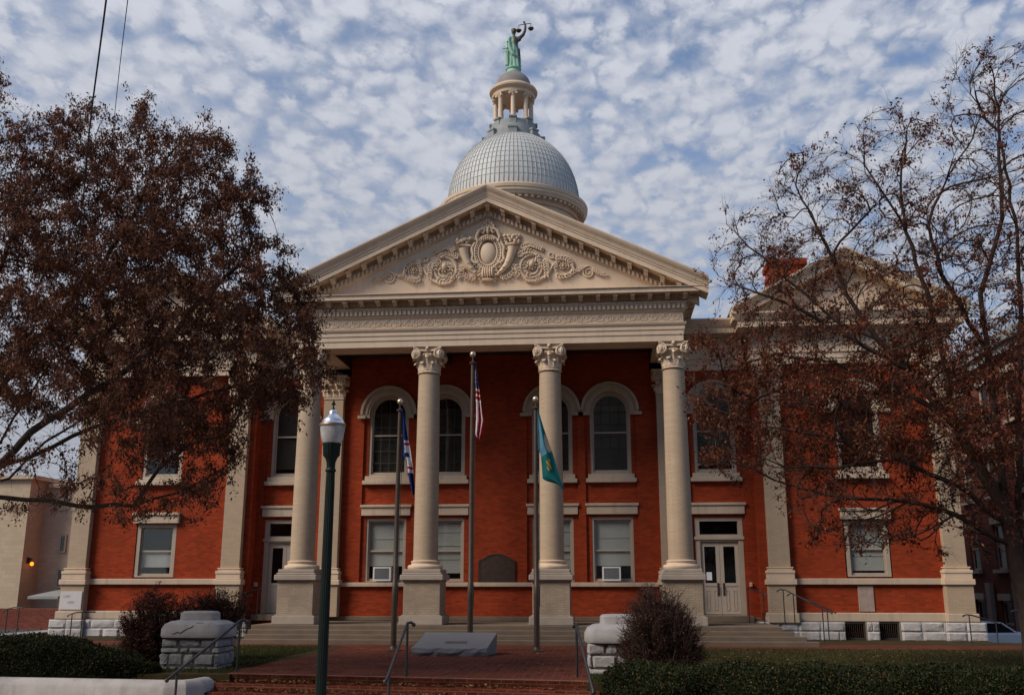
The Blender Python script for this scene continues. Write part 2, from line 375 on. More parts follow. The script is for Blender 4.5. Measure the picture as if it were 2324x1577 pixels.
# ================================================================== COURTHOUSE
H = thing('courthouse', 'red brick courthouse with cream columns, carved pediment and grey metal dome', 'courthouse', (0, YW, 0))
H.location = (0, 0, 0)
def part(mb, name, m, smooth=False, bevel=0, parent=None): return mb.build(name, m, parent or H, smooth, bevel)

# ---- window and door positions: (xc, kind)
WX = [-4.44, -2.14, 2.14, 4.44]; DX = [-8.45, 8.47]
# central wall: back layer with openings + front layer with bays
hl = []
for x in WX:
    hl.append(rect(x - .80, x + .80, 2.02, 4.46)); hl.append(arch(x, .80, 5.98, 8.6))
for x in DX:
    hl.append(rect(x - .90, x + .90, .80, 4.42)); hl.append(arch(x, .80, 5.98, 8.6))
w = MB(); w.shape(rect(-10.1, 10.1, .3, 10.2), hl, YW, YW + .3)
bays = []
for x in WX: bays.append(arch(x, 1.005, 2.0, 8.6, r=1.0))
for x in DX: bays.append(arch(x, 1.01, .8, 8.6, r=1.0))
w.shape(rect(-10.1, 10.1, .4, 10.16), bays, YW - .10, YW - .001)
part(w, 'brick_wall', M['brick'])
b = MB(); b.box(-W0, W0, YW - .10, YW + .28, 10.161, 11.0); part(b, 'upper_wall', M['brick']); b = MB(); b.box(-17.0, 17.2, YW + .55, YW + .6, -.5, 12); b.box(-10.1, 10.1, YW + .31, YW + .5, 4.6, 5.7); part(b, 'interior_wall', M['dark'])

def sash(x, w_, z0, z1, y, nx, nz, tk=.045, arc=None):
    """one window frame as a mesh: stiles, rails, meeting rail"""
    f = MB()
    return f
def window(x, y, hw, z0, z1, arched, blind, lintel, sillz, gm, hood=None, grid=0, blind_z=None, blind_t=None, meet=None, oh=.20, frw=.13):
    """parts: frame > sash, pane, blind, sill, lintel or hood"""
    f = MB()
    if arched: f.shape(arch(x, hw + frw, z0 - .12, z1), [arch(x, hw, z0, z1)], y + .03, y + .26)
    else: f.shape(rect(x - hw - frw, x + hw + frw, z0 - .06, z1 + frw), [rect(x - hw, x + hw, z0, z1)], y + .03, y + .26)
    fr = part(f, 'window', M['frame'])
    top = z1 + (hw if arched else 0)
    s = MB(); zm = meet or (z0 + z1) / 2
    if arched: s.shape(arch(x, hw - .002, z0 + .002, z1), [rect(x - hw + .06, x + hw - .06, z0 + .08, zm - .03), arch(x, hw - .06, zm + .03, z1, r=hw - .06)], y + .12, y + .17)
    else: s.shape(rect(x - hw + .002, x + hw - .002, z0 + .002, z1 - .002), [rect(x - hw + .06, x + hw - .06, z0 + .08, zm - .03), rect(x - hw + .06, x + hw - .06, zm + .03, z1 - .06)], y + .12, y + .17)
    part(s, 'sash', M['frame'], parent=fr)
    if grid:
        g = MB()
        for k in range(1, grid): xx = x - hw + 2 * hw * k / grid; g.box(xx - .014, xx + .014, y + .128, y + .138, z0 + .08, z1 + (hw * .8 if arched and abs(k - grid / 2) < grid / 3 else -.05))
        zz = z0 + .45
        while zz < top - .3: g.box(x - hw + .06, x + hw - .06, y + .129, y + .137, zz - .014, zz + .014); zz += .48
        part(g, 'leading', M['leading'], parent=fr)
    p = MB()
    if arched: p.shape(arch(x, hw - .05, z0 + .05, z1, r=hw - .05), [], y + .140, y + .146)
    else: p.box(x - hw + .05, x + hw - .05, y + .140, y + .146, z0 + .05, z1 - .05)
    part(p, 'pane', M[gm], parent=fr)
    if blind:
        bz = blind_z if blind_z is not None else z0 + .3
        q = MB()
        if arched and bz < z1 and not blind_t: q.shape(arch(x, hw - .02, bz, z1, r=hw - .02), [], y + .21, y + .222)
        else: q.box(x - hw + .02, x + hw - .02, y + .21, y + .222, bz, blind_t or z1 - .02)
        if not arched and not blind_t:
            for zz in np.arange(bz, z1 - .3, .52): q.box(x - hw + .02, x + hw - .02, y + .19, y + .208, zz, zz + .03)
        part(q, 'blind', M[blind], parent=fr)
    if sillz:
        q = MB(); q.box(x - hw - oh - .08, x + hw + oh + .08, y - .2, y + .05, sillz, sillz + .16); q.box(x - hw - oh, x + hw + oh, y - .12, y + .05, sillz + .16, z0 - .09)
        part(q, 'sill', M['trim'], parent=fr, bevel=.015)
    if lintel:
        a, c = lintel; q = MB(); q.box(x - hw - oh - .06, x + hw + oh + .06, y - .155, y + .028, a, c - .10); q.box(x - hw - oh - .11, x + hw + oh + .11, y - .21, y + .028, c - .10, c)
        part(q, 'lintel', M['trim'], parent=fr, bevel=.012)
    if hood:
        ro, ri, zs, yf = hood; q = MB(); n = 20
        def ring(r0, r1, y0, y1):
            A = [(x + r0 * math.cos(math.pi * k / n), zs + r0 * math.sin(math.pi * k / n)) for k in range(n + 1)]
            B = [(x + r1 * math.cos(math.pi * k / n), zs + r1 * math.sin(math.pi * k / n)) for k in range(n, -1, -1)]
            q.shape(A + B, [], y0, y1)
        ring(ro, ri, yf - .07, y + .02); ring(ro, ro - .10, yf - .15, yf - .071); ring(ro - .22, ro - .28, yf - .11, yf - .071)
        for sgn in (-1, 1):
            q.box(x + sgn * ri if sgn > 0 else x - ro, x + ro if sgn > 0 else x - ri, yf - .07, y + .02, zs - .16, zs)
            xa, xb = sorted((x + sgn * (ro - .22), x + sgn * (ro + .10)))
            q.box(xa, xb, yf - .17, yf - .071, zs - .18, zs - .06)
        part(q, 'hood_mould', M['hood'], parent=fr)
    return fr
for i, x in enumerate(WX):
    window(x, YW, .72, 2.06, 4.36, False, 'blind', (4.56, 4.98), None, 'glass', blind_z=2.62 if abs(x) > 3 else 2.35, meet=3.2)
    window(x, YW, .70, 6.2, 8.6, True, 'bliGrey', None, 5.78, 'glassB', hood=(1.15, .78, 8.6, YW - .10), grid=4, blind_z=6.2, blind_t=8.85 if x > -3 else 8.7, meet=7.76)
for x in DX:
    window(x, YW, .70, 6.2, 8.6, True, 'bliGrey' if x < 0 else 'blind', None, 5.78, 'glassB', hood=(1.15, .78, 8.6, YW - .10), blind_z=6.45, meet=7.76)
# ---- double doors
def door(x):
    y = YW
    f = MB(); f.shape(rect(x - .90, x + .90, .80, 4.42), [rect(x - .72, x + .72, .82, 3.52), rect(x - .72, x + .72, 3.78, 4.28)], y + .02, y + .24)
    f.box(x - .95, x + .95, y - .03, y + .019, 3.58, 3.70)
    fr = part(f, 'door', M['frame'], bevel=.01)
    q = MB(); q.box(x - .72, x + .72, y + .14, y + .15, 3.78, 4.28); part(q, 'transom_pane', M['glassB'], parent=fr)
    q = MB(); q.box(x - 1.0, x + 1.0, y - .155, y + .018, 4.54, 4.87); q.box(x - 1.06, x + 1.06, y - .21, y + .018, 4.87, 4.97); part(q, 'lintel', M['trim'], parent=fr, bevel=.012)
    for s in (-1, 1):
        a, c = sorted((x + s * .006, x + s * .712)); l = MB()
        l.shape(rect(a, c, .84, 3.51), [rect(a + .14, c - .14, 1.98, 3.33)], y + .11, y + .16)
        for k in (0, 1):
            w_ = (c - a - .42) / 2; xa = a + .14 + k * (w_ + .14); l.shape(rect(xa, xa + w_, .98, 1.72), [rect(xa + .035, xa + w_ - .035, 1.015, 1.685)], y + .095, y + .109)
        l.box(a + .1, c - .1, y + .09, y + .109, 1.86, 1.92)
        lf = part(l, 'door_leaf', M['door'], parent=fr)
        q = MB(); q.box(a + .14, c - .14, y + .135, y + .142, 1.98, 3.33); part(q, 'pane', M['glassB'], parent=fr)
        q = MB(); xx = x + s * .105; q.box(xx - .035, xx + .035, y + .085, y + .108, 1.52, 1.98); q.tube([(xx, y + .08, 1.6), (xx, y + .03, 1.63), (xx, y + .03, 1.87), (xx, y + .08, 1.9)], .012, 6)
        part(q, 'handle', M['bronze'], parent=fr)
    q = MB(); q.box(x - 1.1, x + 1.1, y - .5, y + .3, FL + .002, .80); part(q, 'threshold', M['step'], parent=fr, bevel=.02)
for x in DX: door(x)
# ---- bands, base course
def xruns(x0, x1, cuts):
    r = []; a = x0
    for c0, c1 in sorted(cuts): r.append((a, c0)); a = c1
    r.append((a, x1)); return r
b = MB()
for a, c in xruns(-9.6, 9.6, [(DX[0] - 1.03, DX[0] + 1.03), (DX[1] - 1.03, DX[1] + 1.03), (-7.15, -6.2), (6.2, 7.15)]):
    b.box(a, c, YW - .24, YW + .02, 1.84, 1.999)
part(b, 'sill_course', M['trim'], bevel=.02)
b = MB()
for a, c in xruns(-10.0, 10.0, [(DX[0] - 1.11, DX[0] + 1.11), (DX[1] - 1.11, DX[1] + 1.11)]): b.box(a, c, YW - .2, YW + .02, FL + .004, .74)
part(b, 'base_course', M['step'], bevel=.02)

# ---- wings
def wing(s):
    x0, x1 = (9.75, 17.0) if s > 0 else (-16.8, -9.6)
    xc = 13.76 if s > 0 else -13.50
    w = MB(); w.shape(rect(x0 + .1, x1 - .1, .9, 10.2), [rect(xc - .83, xc + .83, 2.16, 4.26), arch(xc, .83, 5.95, 8.45)], YG, YG + .3)
    w.box(x0 + .1, x0 + .3, YG + .301, YW + .3, .6, 10.2); w.box(x1 - .3, x1 - .1, YG + .301, 58, .6, 10.2)
    part(w, 'wing_wall', M['brick'])
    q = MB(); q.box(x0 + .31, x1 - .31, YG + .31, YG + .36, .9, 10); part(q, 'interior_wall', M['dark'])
    window(xc, YG, .64 if s > 0 else .66, 2.26, 4.10, False, 'blind', (4.27, 4.68), None, 'glass', blind_t=None if s > 0 else 3.17, blind_z=2.42 if s > 0 else 2.58, meet=3.2, frw=.14)
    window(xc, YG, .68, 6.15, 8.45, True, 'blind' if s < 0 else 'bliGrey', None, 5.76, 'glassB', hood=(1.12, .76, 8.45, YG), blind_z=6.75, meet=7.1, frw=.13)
    b = MB(); b.box(x0 + .55, x1 - .5, YG - .13, YG + .02, 1.92, 2.14); part(b, 'sill_course', M['trim'], bevel=.02)
    b = MB(); b.box(x0 + .2, x1 - .15, YG - .16, YG + .25, .62, .93); part(b, 'water_table', M['trim'], bevel=.03)
    # rock-faced foundation
    cuts = [(12.66, 13.42), (13.86, 14.60)] if s > 0 else []
    r = MB(); xs0, xs1 = (x0 - .15, x1 + .45) if s > 0 else (x0 - .40, x1 + .1)
    for row in (0, 1):
        z0 = -.04 + row * .33; x = xs0 + (0 if row else -.3)
        while x < xs1 - .02:
            wd = rnd.uniform(.62, .95); a, c = max(x, xs0), min(x + wd, xs1); x += wd
            for ca, cb in cuts:
                if a < cb and c > ca:
                    if a < ca: c = ca
                    elif c > cb: a = cb
                    else: c = a
            if c - a < .12: continue
            rock(r, a + .005, c - .005, YG - .40, z0 + .005, z0 + .325)
    for a, c in xruns(xs0 + .02, xs1 - .02, cuts): r.m = 1; r.box(a, c, YG - .338, YG + .2, -.1, .619)
    fnd = r.build('foundation', [M['rock'], M['joint']], H, 22)
    for ca, cb in cuts:
        f = MB(); f.shape(rect(ca + .003, cb - .003, .0, .617), [rect(ca + .06, cb - .06, .06, .56)], YG - .12, YG - .02)
        fr = part(f, 'basement_window', M['leading']); g = MB()
        for k in range(1, 9): xx = ca + .06 + (cb - ca - .12) * k / 9; g.tube([(xx, YG - .10, .05), (xx, YG - .10, .57)], .01, 5)
        part(g, 'window_bars', M['bronze'], parent=fr)
        p = MB(); p.box(ca + .05, cb - .05, YG - .05, YG - .045, .05, .57); part(p, 'pane', M['glassB'], parent=fr)
def rock(r, x0, x1, y, z0, z1, amp=.06, edge=.06):
    nx, nz = 11, 8; vs = []; fs = []
    pl = [(rnd.uniform(.75, 1.15), rnd.uniform(-.9, .9), rnd.uniform(-.9, .9)) for _ in range(4)]
    for j in range(nz):
        for i in range(nx):
            u, v = i / (nx - 1), j / (nz - 1); e = min(u, 1 - u, v * .8, (1 - v) * .8)
            h = min(1, e / edge) * amp * (max(.12, min(c_ + a_ * (u - .5) + b_ * (v - .5) for c_, a_, b_ in pl)) + rnd.uniform(-.14, .14))
            vs.append((x0 + (x1 - x0) * u, y + .055 - h, z0 + (z1 - z0) * v))
    for j in range(nz - 1):
        for i in range(nx - 1): a = j * nx + i; fs.append((a, a + 1, a + nx + 1, a + nx))
    k = len(vs); vs += [(x0, y + .12, z0), (x1, y + .12, z0), (x1, y + .12, z1), (x0, y + .12, z1)]
    fs += [tuple(list(range(nx)) + [k + 1, k])[::-1], tuple(list(range((nz - 1) * nx, nz * nx)) + [k + 2, k + 3]), tuple([j * nx for j in range(nz)] + [k + 3, k]), tuple([j * nx + nx - 1 for j in range(nz)] + [k + 2, k + 1])[::-1]]
    r.add(vs, fs)
for s in (-1, 1): wing(s)

# ---- capitals
def volute(mb, c, nrm, r, sgn, th=.09):
    """scroll disc: centre c, facing direction nrm"""
    n = Vector(nrm).normalized(); u = Vector((0, 0, 1)).cross(n).normalized(); c = Vector(c)
    pts = []; rr = []
    for k in range(44):
        t = k / 43; a = math.pi / 2 + sgn * t * 2 * math.pi * 2.2; q = r * (1 - t * .86)
        pts.append(c + n * (th * .5 + t * .03) + u * math.cos(a) * q + Vector((0, 0, math.sin(a) * q))); rr.append(r * .15 * (1 - t * .45))
    mb.tube(pts, rr, 6)
    N_ = 20; A = [c + u * math.cos(2 * math.pi * k / N_) * r + Vector((0, 0, math.sin(2 * math.pi * k / N_) * r)) for k in range(N_)]
    mb.add([p - n * th * .6 for p in A] + [p + n * th * .4 for p in A], [tuple(range(N_)), tuple(range(2 * N_ - 1, N_ - 1, -1))] + [(k, (k + 1) % N_, N_ + (k + 1) % N_, N_ + k) for k in range(N_)])
    mb.ball(c + n * th * .7, r * .2, 8, 6)
def leaf_strip(mb, base, out, up_h, wd, curl, lean=.0, segs=8):
    """acanthus leaf rising along +z at base, curling outwards along 'out'"""
    o = Vector(out).normalized(); t = Vector((0, 0, 1)).cross(o); base = Vector(base)
    rows = []
    for i in range(segs + 1):
        s = i / segs
        if s < .7: p = base + Vector((0, 0, up_h * s / .7)) + o * (lean * s)
        else:
            a = (s - .7) / .3 * math.pi * 1.05; p = base + Vector((0, 0, up_h + math.sin(a) * curl * .55)) + o * (lean * .7 + (1 - math.cos(a)) * curl * .6)
        w_ = wd * (.75 + .35 * math.sin(s * 9.5)) * (1 - s ** 3 * .55)
        rows.append([p - t * w_ + o * .0, p - t * w_ * .5 + o * .018, p + o * .042, p + t * w_ * .5 + o * .018, p + t * w_ + o * .0])
    vs = [q for r in rows for q in r] + [q - o * .035 - Vector((0, 0, .01)) for r in rows for q in r]; n = len(rows) * 5
    fs = []
    for i in range(segs):
        for k in range(4):
            a = i * 5 + k; fs += [(a, a + 1, a + 6, a + 5), (n + a, n + a + 5, n + a + 6, n + a + 1)]
        fs += [(i * 5, i * 5 + 5, n + i * 5 + 5, n + i * 5), (i * 5 + 4, n + i * 5 + 4, n + i * 5 + 9, i * 5 + 9)]
    fs += [(segs * 5 + k, segs * 5 + k + 1, n + segs * 5 + k + 1, n + segs * 5 + k) for k in range(4)]
    mb.add(vs, fs)
def capital_round(r, h, hw):
    m = MB(); z = -h
    m.lathe([(r * 1.0, -h), (r * 1.09, -h + .02), (r * 1.11, -h + .05), (r * 1.04, -h + .08), (r * .98, -h + .10), (r * .98, -h * .55), (r * 1.10, -h * .40), (r * 1.22, -h * .34), (r * 1.25, -h * .26), (r * 1.05, -h * .20), (r * 1.05, -h * .1)], 0, 0, 32)
    for k in range(8):
        a = 2 * math.pi * (k + .5) / 8; o = (math.cos(a), math.sin(a), 0); leaf_strip(m, (o[0] * r * .98, o[1] * r * .98, -h + .09), o, h * .27, r * .36, .13, .03)
    for k in range(8):
        a = 2 * math.pi * k / 8; o = (math.cos(a), math.sin(a), 0); leaf_strip(m, (o[0] * r * .98, o[1] * r * .98, -h + .12), o, h * .46, r * .32, .15, .06)
    for k in range(24):
        a = 2 * math.pi * k / 24; m.ball((math.cos(a) * r * 1.24, math.sin(a) * r * 1.24, -h * .29), (.035, .035, .05), 6, 5)
    for k in range(4):
        a = math.pi / 2 * k
        for s in (-1, 1):
            nrm = Vector((math.cos(a) + -s * math.sin(a) * .35, math.sin(a) + s * math.cos(a) * .35, 0))
            c = Vector((math.cos(a), math.sin(a), 0)) * hw * .80 + Vector((-math.sin(a), math.cos(a), 0)) * s * hw * .70
            volute(m, (c.x, c.y, -h * .27), nrm, h * .195, s)
        # bolster between volutes
        m.tube([(math.cos(a) * hw * .78 - math.sin(a) * t * hw * .6, math.sin(a) * hw * .78 + math.cos(a) * t * hw * .6, -h * .13 - .02 * (1 - t * t)) for t in (-1, -.5, 0, .5, 1)], .045, 8)
        m.ball((math.cos(a) * hw * .86, math.sin(a) * hw * .86, -h * .06), (.075, .075, .075), 8, 6)
    pl = []
    for k in range(4):
        a0 = math.pi / 4 + math.pi / 2 * k; c0 = Vector((math.cos(a0), math.sin(a0))) * hw * 1.36; a1 = a0 + math.pi / 2; c1 = Vector((math.cos(a1), math.sin(a1))) * hw * 1.36
        mid = (c0 + c1) / 2; nn = mid.normalized()
        for t in np.linspace(.06, .94, 7): p = c0.lerp(c1, t) - nn * hw * .16 * (1 - (2 * t - 1) ** 2); pl.append((p.x, p.y))
    n = len(pl)
    for za, zb, k in ((-h * .125, -h * .05, .95), (-h * .05, 0, 1.0)):
        m.add([(x * k, y * k, za) for x, y in pl] + [(x * k, y * k, zb) for x, y in pl], [tuple(range(n))[::-1], tuple(range(n, 2 * n))] + [(i, (i + 1) % n, n + (i + 1) % n, n + i) for i in range(n)])
    return m
def capital_flat(hw, h, dp):
    """pilaster capital: x in +-hw, y from 0 to dp behind"""
    m = MB(); m.box(-hw, hw, 0, dp, -h, -.08); m.box(-hw - .03, hw + .03, -.03, dp, -h, -h + .06)
    for i, x in enumerate((-.66, 0, .66)): leaf_strip(m, (x * hw, 0, -h + .07), (0, -1, 0), h * .26, hw * .36, .11, .02)
    for i, x in enumerate((-.95, -.33, .33, .95)): leaf_strip(m, (x * hw, 0, -h + .10), (0, -1, 0), h * .46, hw * .3, .13, .04)
    for sx in (-1, 1):
        for q in (.25, .75): leaf_strip(m, (sx * hw, dp * q, -h + .07), (sx, 0, 0), h * .28, dp * .22, .11, .02)
        volute(m, (sx * hw * .88, -.12, -h * .27), (0, -1, 0), h * .19, sx); volute(m, (sx * (hw + .1), .14, -h * .27), (sx, 0, 0), h * .19, -1)
    m.tube([(t * hw * .7, -.10, -h * .13) for t in (-1, 0, 1)], .045, 8); m.ball((0, -.16, -h * .06), .07, 8, 6)
    m.box(-hw - .14, hw + .14, -.16, dp, -h * .11, -h * .05); m.box(-hw - .18, hw + .18, -.2, dp, -h * .05, 0)
    return m
# ---- portico columns
CS = 4.511; CXs = [-1.5 * CS, -.5 * CS, .5 * CS, 1.5 * CS]; YC = 35.0
cap_me = capital_round(.395, .97, .60).mesh('capital', M['cream'], 50)
for i, x in enumerate(CXs):
    s = MB(); pr = [(.44, 2.75)] + [(.44 - .046 * t ** 1.7, 2.75 + t * 6.73) for t in np.linspace(.1, 1, 12)]
    s.lathe(pr, x, YC, 40)
    col = part(s, 'column', M['cream_brick'], True if False else 60)
    b = MB(); b.lathe([(.60, 2.452), (.63, 2.49), (.63, 2.55), (.60, 2.59), (.52, 2.61), (.49, 2.65), (.52, 2.69), (.52, 2.73), (.47, 2.75), (.44, 2.76)], x, YC, 40); part(b, 'column_base', M['cream'], 50, parent=col)
    p = MB(); a = .645
    p.box(x - a, x + a, YC - a, YC + a, .90, 2.02); pm = 'cream_old'
    ped = part(p, 'pedestal', M[pm], parent=col, bevel=.01)
    q = MB(); q.sup([(0, FL + .003), (.06, FL + .01)], x, YC, .70, .70, 40, 40); q = MB()
    q.box(x - .76, x + .76, YC - .76, YC + .76, FL + .003, .86); q.box(x - .70, x + .70, YC - .70, YC + .70, .861, .899)
    part(q, 'plinth', M['stone'], parent=col, bevel=.03); q = MB()
    q.box(x - .68, x + .68, YC - .68, YC + .68, 2.021, 2.07)
    q.box(x - .76, x + .76, YC - .76, YC + .76, 2.071, 2.26); q.box(x - .70, x + .70, YC - .70, YC + .70, 2.261, 2.33); q.box(x - .655, x + .655, YC - .655, YC + .655, 2.331, 2.45)
    part(q, 'pedestal_cap', M['stone'], parent=col, bevel=.03)
    c = bpy.data.objects.new('capital', cap_me); COL.objects.link(c); c.parent = col; c.location = (x, YC, 10.48)
# ---- pilasters
def pilaster(x, hw, yf, yb, zb, ztop, capm, brickm, cap_h, zc):
    """zb foot, zc top of pedestal moulding"""
    s = MB(); s.box(x - hw, x + hw, yf, yb, zc + .02, ztop - cap_h); pl = part(s, 'pilaster', M[brickm], bevel=.012)
    q = MB(); q.box(x - hw - .10, x + hw + .10, yf - .12, yb - .002, zb, zc - .62); part(q, 'pedestal', M[brickm], parent=pl, bevel=.012)
    q = MB(); q.box(x - hw - .17, x + hw + .17, yf - .19, yb - .003, zc - .619, zc - .42); q.box(x - hw - .11, x + hw + .11, yf - .13, yb - .004, zc - .419, zc - .22)
    q.box(x - hw - .13, x + hw + .13, yf - .15, yb - .005, zc - .219, zc - .10); q.box(x - hw - .06, x + hw + .06, yf - .08, yb - .006, zc - .099, zc - .03); q.box(x - hw - .09, x + hw + .09, yf - .10, yb - .007, zc - .029, zc + .019)
    part(q, 'pedestal_cap', M['cream'], parent=pl, bevel=.035)
    c = bpy.data.objects.new('capital', capm); COL.objects.link(c); c.parent = pl; c.location = (x, yf, ztop); return pl
cp1 = capital_flat(.38, .95, .30).mesh('capital', M['cream'], 50)
for x in (-6.66, 6.66): pilaster(x, .40, YW - .38, YW - .101, FL + .15, 10.15, cp1, 'cream_brick', .95, 2.52)
cp2 = capital_flat(.38, .95, .6).mesh('capital', M['cream'], 50)
for x, yb in ((-10.33, YW + .05), (10.52, YW + .05), (-16.55, YG + .6), (16.76, YG + .6)): pilaster(x, .38, YP, yb, .92, 10.15, cp2, 'cream_brick', .95, 2.53)
q = MB()
for x, ye, z0 in ((-16.55, YG - .17, .625), (16.76, YG - .17, .625), (-10.33, YW - .21, .575), (10.52, YW - .21, .575)):
    q = MB(); q.box(x - .55, x + .55, YP - .22, ye, z0, .919); part(q, 'pedestal_base', M['trim'], bevel=.03)
for xa, xb in ((-17.28, -15.9), (16.1, 17.5)):
    r = MB(); r.m = 1; r.box(xa + .02, xb - .02, YP - .258, YG - .366, -.1, .615); r.m = 0
    for row in (0, 1):
        for k in range(2): wd = (xb - xa) / 2; rock(r, xa + k * wd + .01, xa + (k + 1) * wd - .01, YP - .32, -.04 + row * .33 + .008, -.04 + row * .33 + .322)
    r.build('foundation', [M['rock'], M['joint']], H, 22)
# cornerstone and stone tablet
q = MB(); q.box(-16.55 - .44, -16.55 + .44, YP - .150, YP - .121, .98, 1.66); cs = part(q, 'cornerstone', M['corner'], bevel=.01)
def text(body, size, loc, name, m, parent, rx=90):
    cu = bpy.data.curves.new(name, 'FONT'); cu.body = body; cu.size = size; cu.extrude = .002; cu.align_x = 'CENTER'
    o = bpy.data.objects.new('tmp', cu); me = bpy.data.meshes.new_from_object(o); bpy.data.objects.remove(o); me.materials.append(m)
    o = bpy.data.objects.new(name, me); COL.objects.link(o); o.parent = parent; o.location = loc; o.rotation_euler = (R(rx), 0, 0); return o
text('LAID', .13, (-16.72, YP - .153, 1.44), 'inscription', M['engrave'], cs); text('1899', .15, (-16.55, YP - .153, 1.20), 'inscription', M['engrave'], cs)
q = MB(); q.box(13.28, 13.83, YG - .045, YG + .01, .97, 1.88); part(q, 'stone_tablet', M['stone_tablet'], bevel=.012)

# ---- entablatures
W, YF = 7.13, 34.45
ARCH = [(-.02, 10.484), (0, 10.484), (0, 10.72), (.03, 10.73), (.03, 10.90), (.06, 10.91), (.06, 11.06), (.10, 11.08), (.13, 11.15), (.13, 11.17)]
e = MB(); path = rot_sweep_U(-W, W, YF, YW - .2)
e.sweep(ARCH + [(.02, 11.172), (.02, 11.56), (.06, 11.58), (.10, 11.64), (.10, 11.86), (.14, 11.88), (.16, 11.93), (.17, 11.95), (.03, 11.985)], path)
e.box(-W + .01, W - .01, YF + .01, YF + 1.05, 10.484, 12.15)
for s in (-1, 1): a, c = sorted((s * (W - .01), s * (W - 1.05))); e.box(a, c, YF + 1.051, YW - .201, 10.484, 12.15)
ent = part(e, 'entablature', M['cream'])
c = MB(); c.sweep([(.02, 12.2), (.56, 12.2), (.56, 12.175), (.60, 12.175), (.60, 12.33), (.66, 12.35), (.66, 12.37), (-.02, 12.44)], path)
c.box(-W - .03, W + .03, YF - .03, YF + .3, 11.99, 12.195)
for s in (-1, 1): a, cc = sorted((s * (W + .03), s * (W - .3))); c.box(a, cc, YF + .301, YW - .21, 11.99, 12.195)
part(c, 'cornice', M['cream'], parent=ent)
d = MB(); d.sweep([(.05, 11.665), (.108, 11.665), (.108, 11.862), (.05, 11.862)], path)
for k in range(86): x = -W - .10 + (2 * W + .2) * (k + .5) / 86; d.box(x - .048, x + .048, YF - .19, YF - .101, 11.68, 11.85)
for s in (-1, 1):
    for k in range(24): y = YF + .05 + k * .165; a, cc = sorted((s * (W + .101), s * (W + .19))); d.box(a, cc, y - .048, y + .048, 11.68, 11.85)
part(d, 'dentil_course', M['cream'], parent=ent)
def modillion(shear=0.0):
    m = MB(); pf = [(.10, 0), (-.40, 0), (-.40, -.05), (-.34, -.13), (-.22, -.13), (-.12, -.20), (.10, -.215)]
    n = len(pf); vs = [(-.075, y, z - shear * -.075) for y, z in pf] + [(.075, y, z - shear * .075) for y, z in pf]
    m.add(vs, [tuple(range(n)), tuple(range(2 * n - 1, n - 1, -1))] + [(i, n + i, n + (i + 1) % n, (i + 1) % n) for i in range(n)])
    n = 4; m.add([(-.10, -.43, 0 + shear * .1), (.10, -.43, -shear * .1), (.10, -.02, -shear * .1), (-.10, -.02, shear * .1), (-.10, -.43, -.035 + shear * .1), (.10, -.43, -.035 - shear * .1), (.10, -.02, -.035 - shear * .1), (-.10, -.02, -.035 + shear * .1)], [(0, 1, 2, 3), (7, 6, 5, 4), (0, 4, 5, 1), (1, 5, 6, 2), (2, 6, 7, 3), (3, 7, 4, 0)])
    m.tube([(-.08, -.36, -.075 + shear * .08), (.08, -.36, -.075 - shear * .08)], .05, 8); return m
mo = modillion().mesh('modillion', M['cream'])
def put(me, name, parent, loc, rz=0):
    o = bpy.data.objects.new(name, me); COL.objects.link(o); o.parent = parent; o.location = loc; o.rotation_euler = (0, 0, rz); return o
for k in range(24): put(mo, 'modillion', ent, (-7.22 + 14.44 * k / 23, YF - .12, 12.198))
for s in (-1, 1):
    for k in range(5): put(mo, 'modillion', ent, (s * (W + .12), YF + .55 + k * .68, 12.198), s * math.pi / 2)
# frieze scroll relief
fo = MB()
def spiral(mb, cx, cz, r, turns, a0, sgn, y, th, k=.82, n=26, flat=1):
    pts = []; rr = []
    for i in range(n):
        t = i / (n - 1); a = a0 + sgn * t * turns * 2 * math.pi; q = r * (1 - k * t); pts.append((cx + q * math.cos(a), y, cz + q * math.sin(a))); rr.append(th * (1 - .5 * t))
    mb.tube(pts, rr, 5); return pts
if True:
    x = 0; z = 11.36; y = YF - .022
    for s in (-1, 1):
        spiral(fo, x + s * .16, z + .02, .14, 1.4, math.pi / 2, -s, y, .027); spiral(fo, x + s * .28, z - .06, .085, 1.1, 0 if s > 0 else math.pi, s, y, .022)
        fo.tube([(x, y, z - .13), (x + s * .09, y, z - .11), (x + s * .16, y, z - .05)], .016, 5); fo.ball((x + s * .33, y, z + .06), (.045, .02, .03), 6, 5)
    fo.ball((x, y, z + .09), (.035, .025, .05), 6, 5)
fm = fo.mesh('frieze_ornament', M['cream'], 60)
for k in range(18): put(fm, 'frieze_ornament', ent, (-W + .42 + (2 * W - .84) * k / 17, 0, 0))
# ---- pediment
SL = .475; ZS = 15.90          # soffit line of the raking cornice at the apex
t = MB(); t.ext([(-W - .1, 12.40), (W + .1, 12.40), (W + .1, ZS - SL * (W + .1)), (0, ZS + .05), (-W - .1, ZS - SL * (W + .1))], YF, YF + .3); ped = part(t, 'pediment', M['cream'])
def rake_rows(mb, prof, xe):
    for s in (-1, 1):
        rows = [[(0, YF - o, ZS + h), (s * xe, YF - o, ZS - SL * xe + h)] for o, h in prof]
        for a, b in zip(rows[:-1], rows[1:]): mb.strip(a, b)
        mb.add([r_[1] for r_ in rows], [tuple(range(len(rows)))])
rc = MB()
rake_rows(rc, [(-.3, -.001), (.60, 0), (.60, -.025), (.64, -.025), (.64, .15), (.67, .17), (.67, .21), (.70, .25), (.74, .36), (.82, .46), (.86, .54), (.86, .60), (-.5, .66)], 8.04)
part(rc, 'raking_cornice', M['cream'], 25, parent=ped)
rd = MB(); rake_rows(rd, [(0, -.46), (.04, -.44), (.06, -.41), (.10, -.40), (.10, -.21), (.15, -.20), (.15, -.19), (.03, -.18), (.03, -.002)], 7.75)
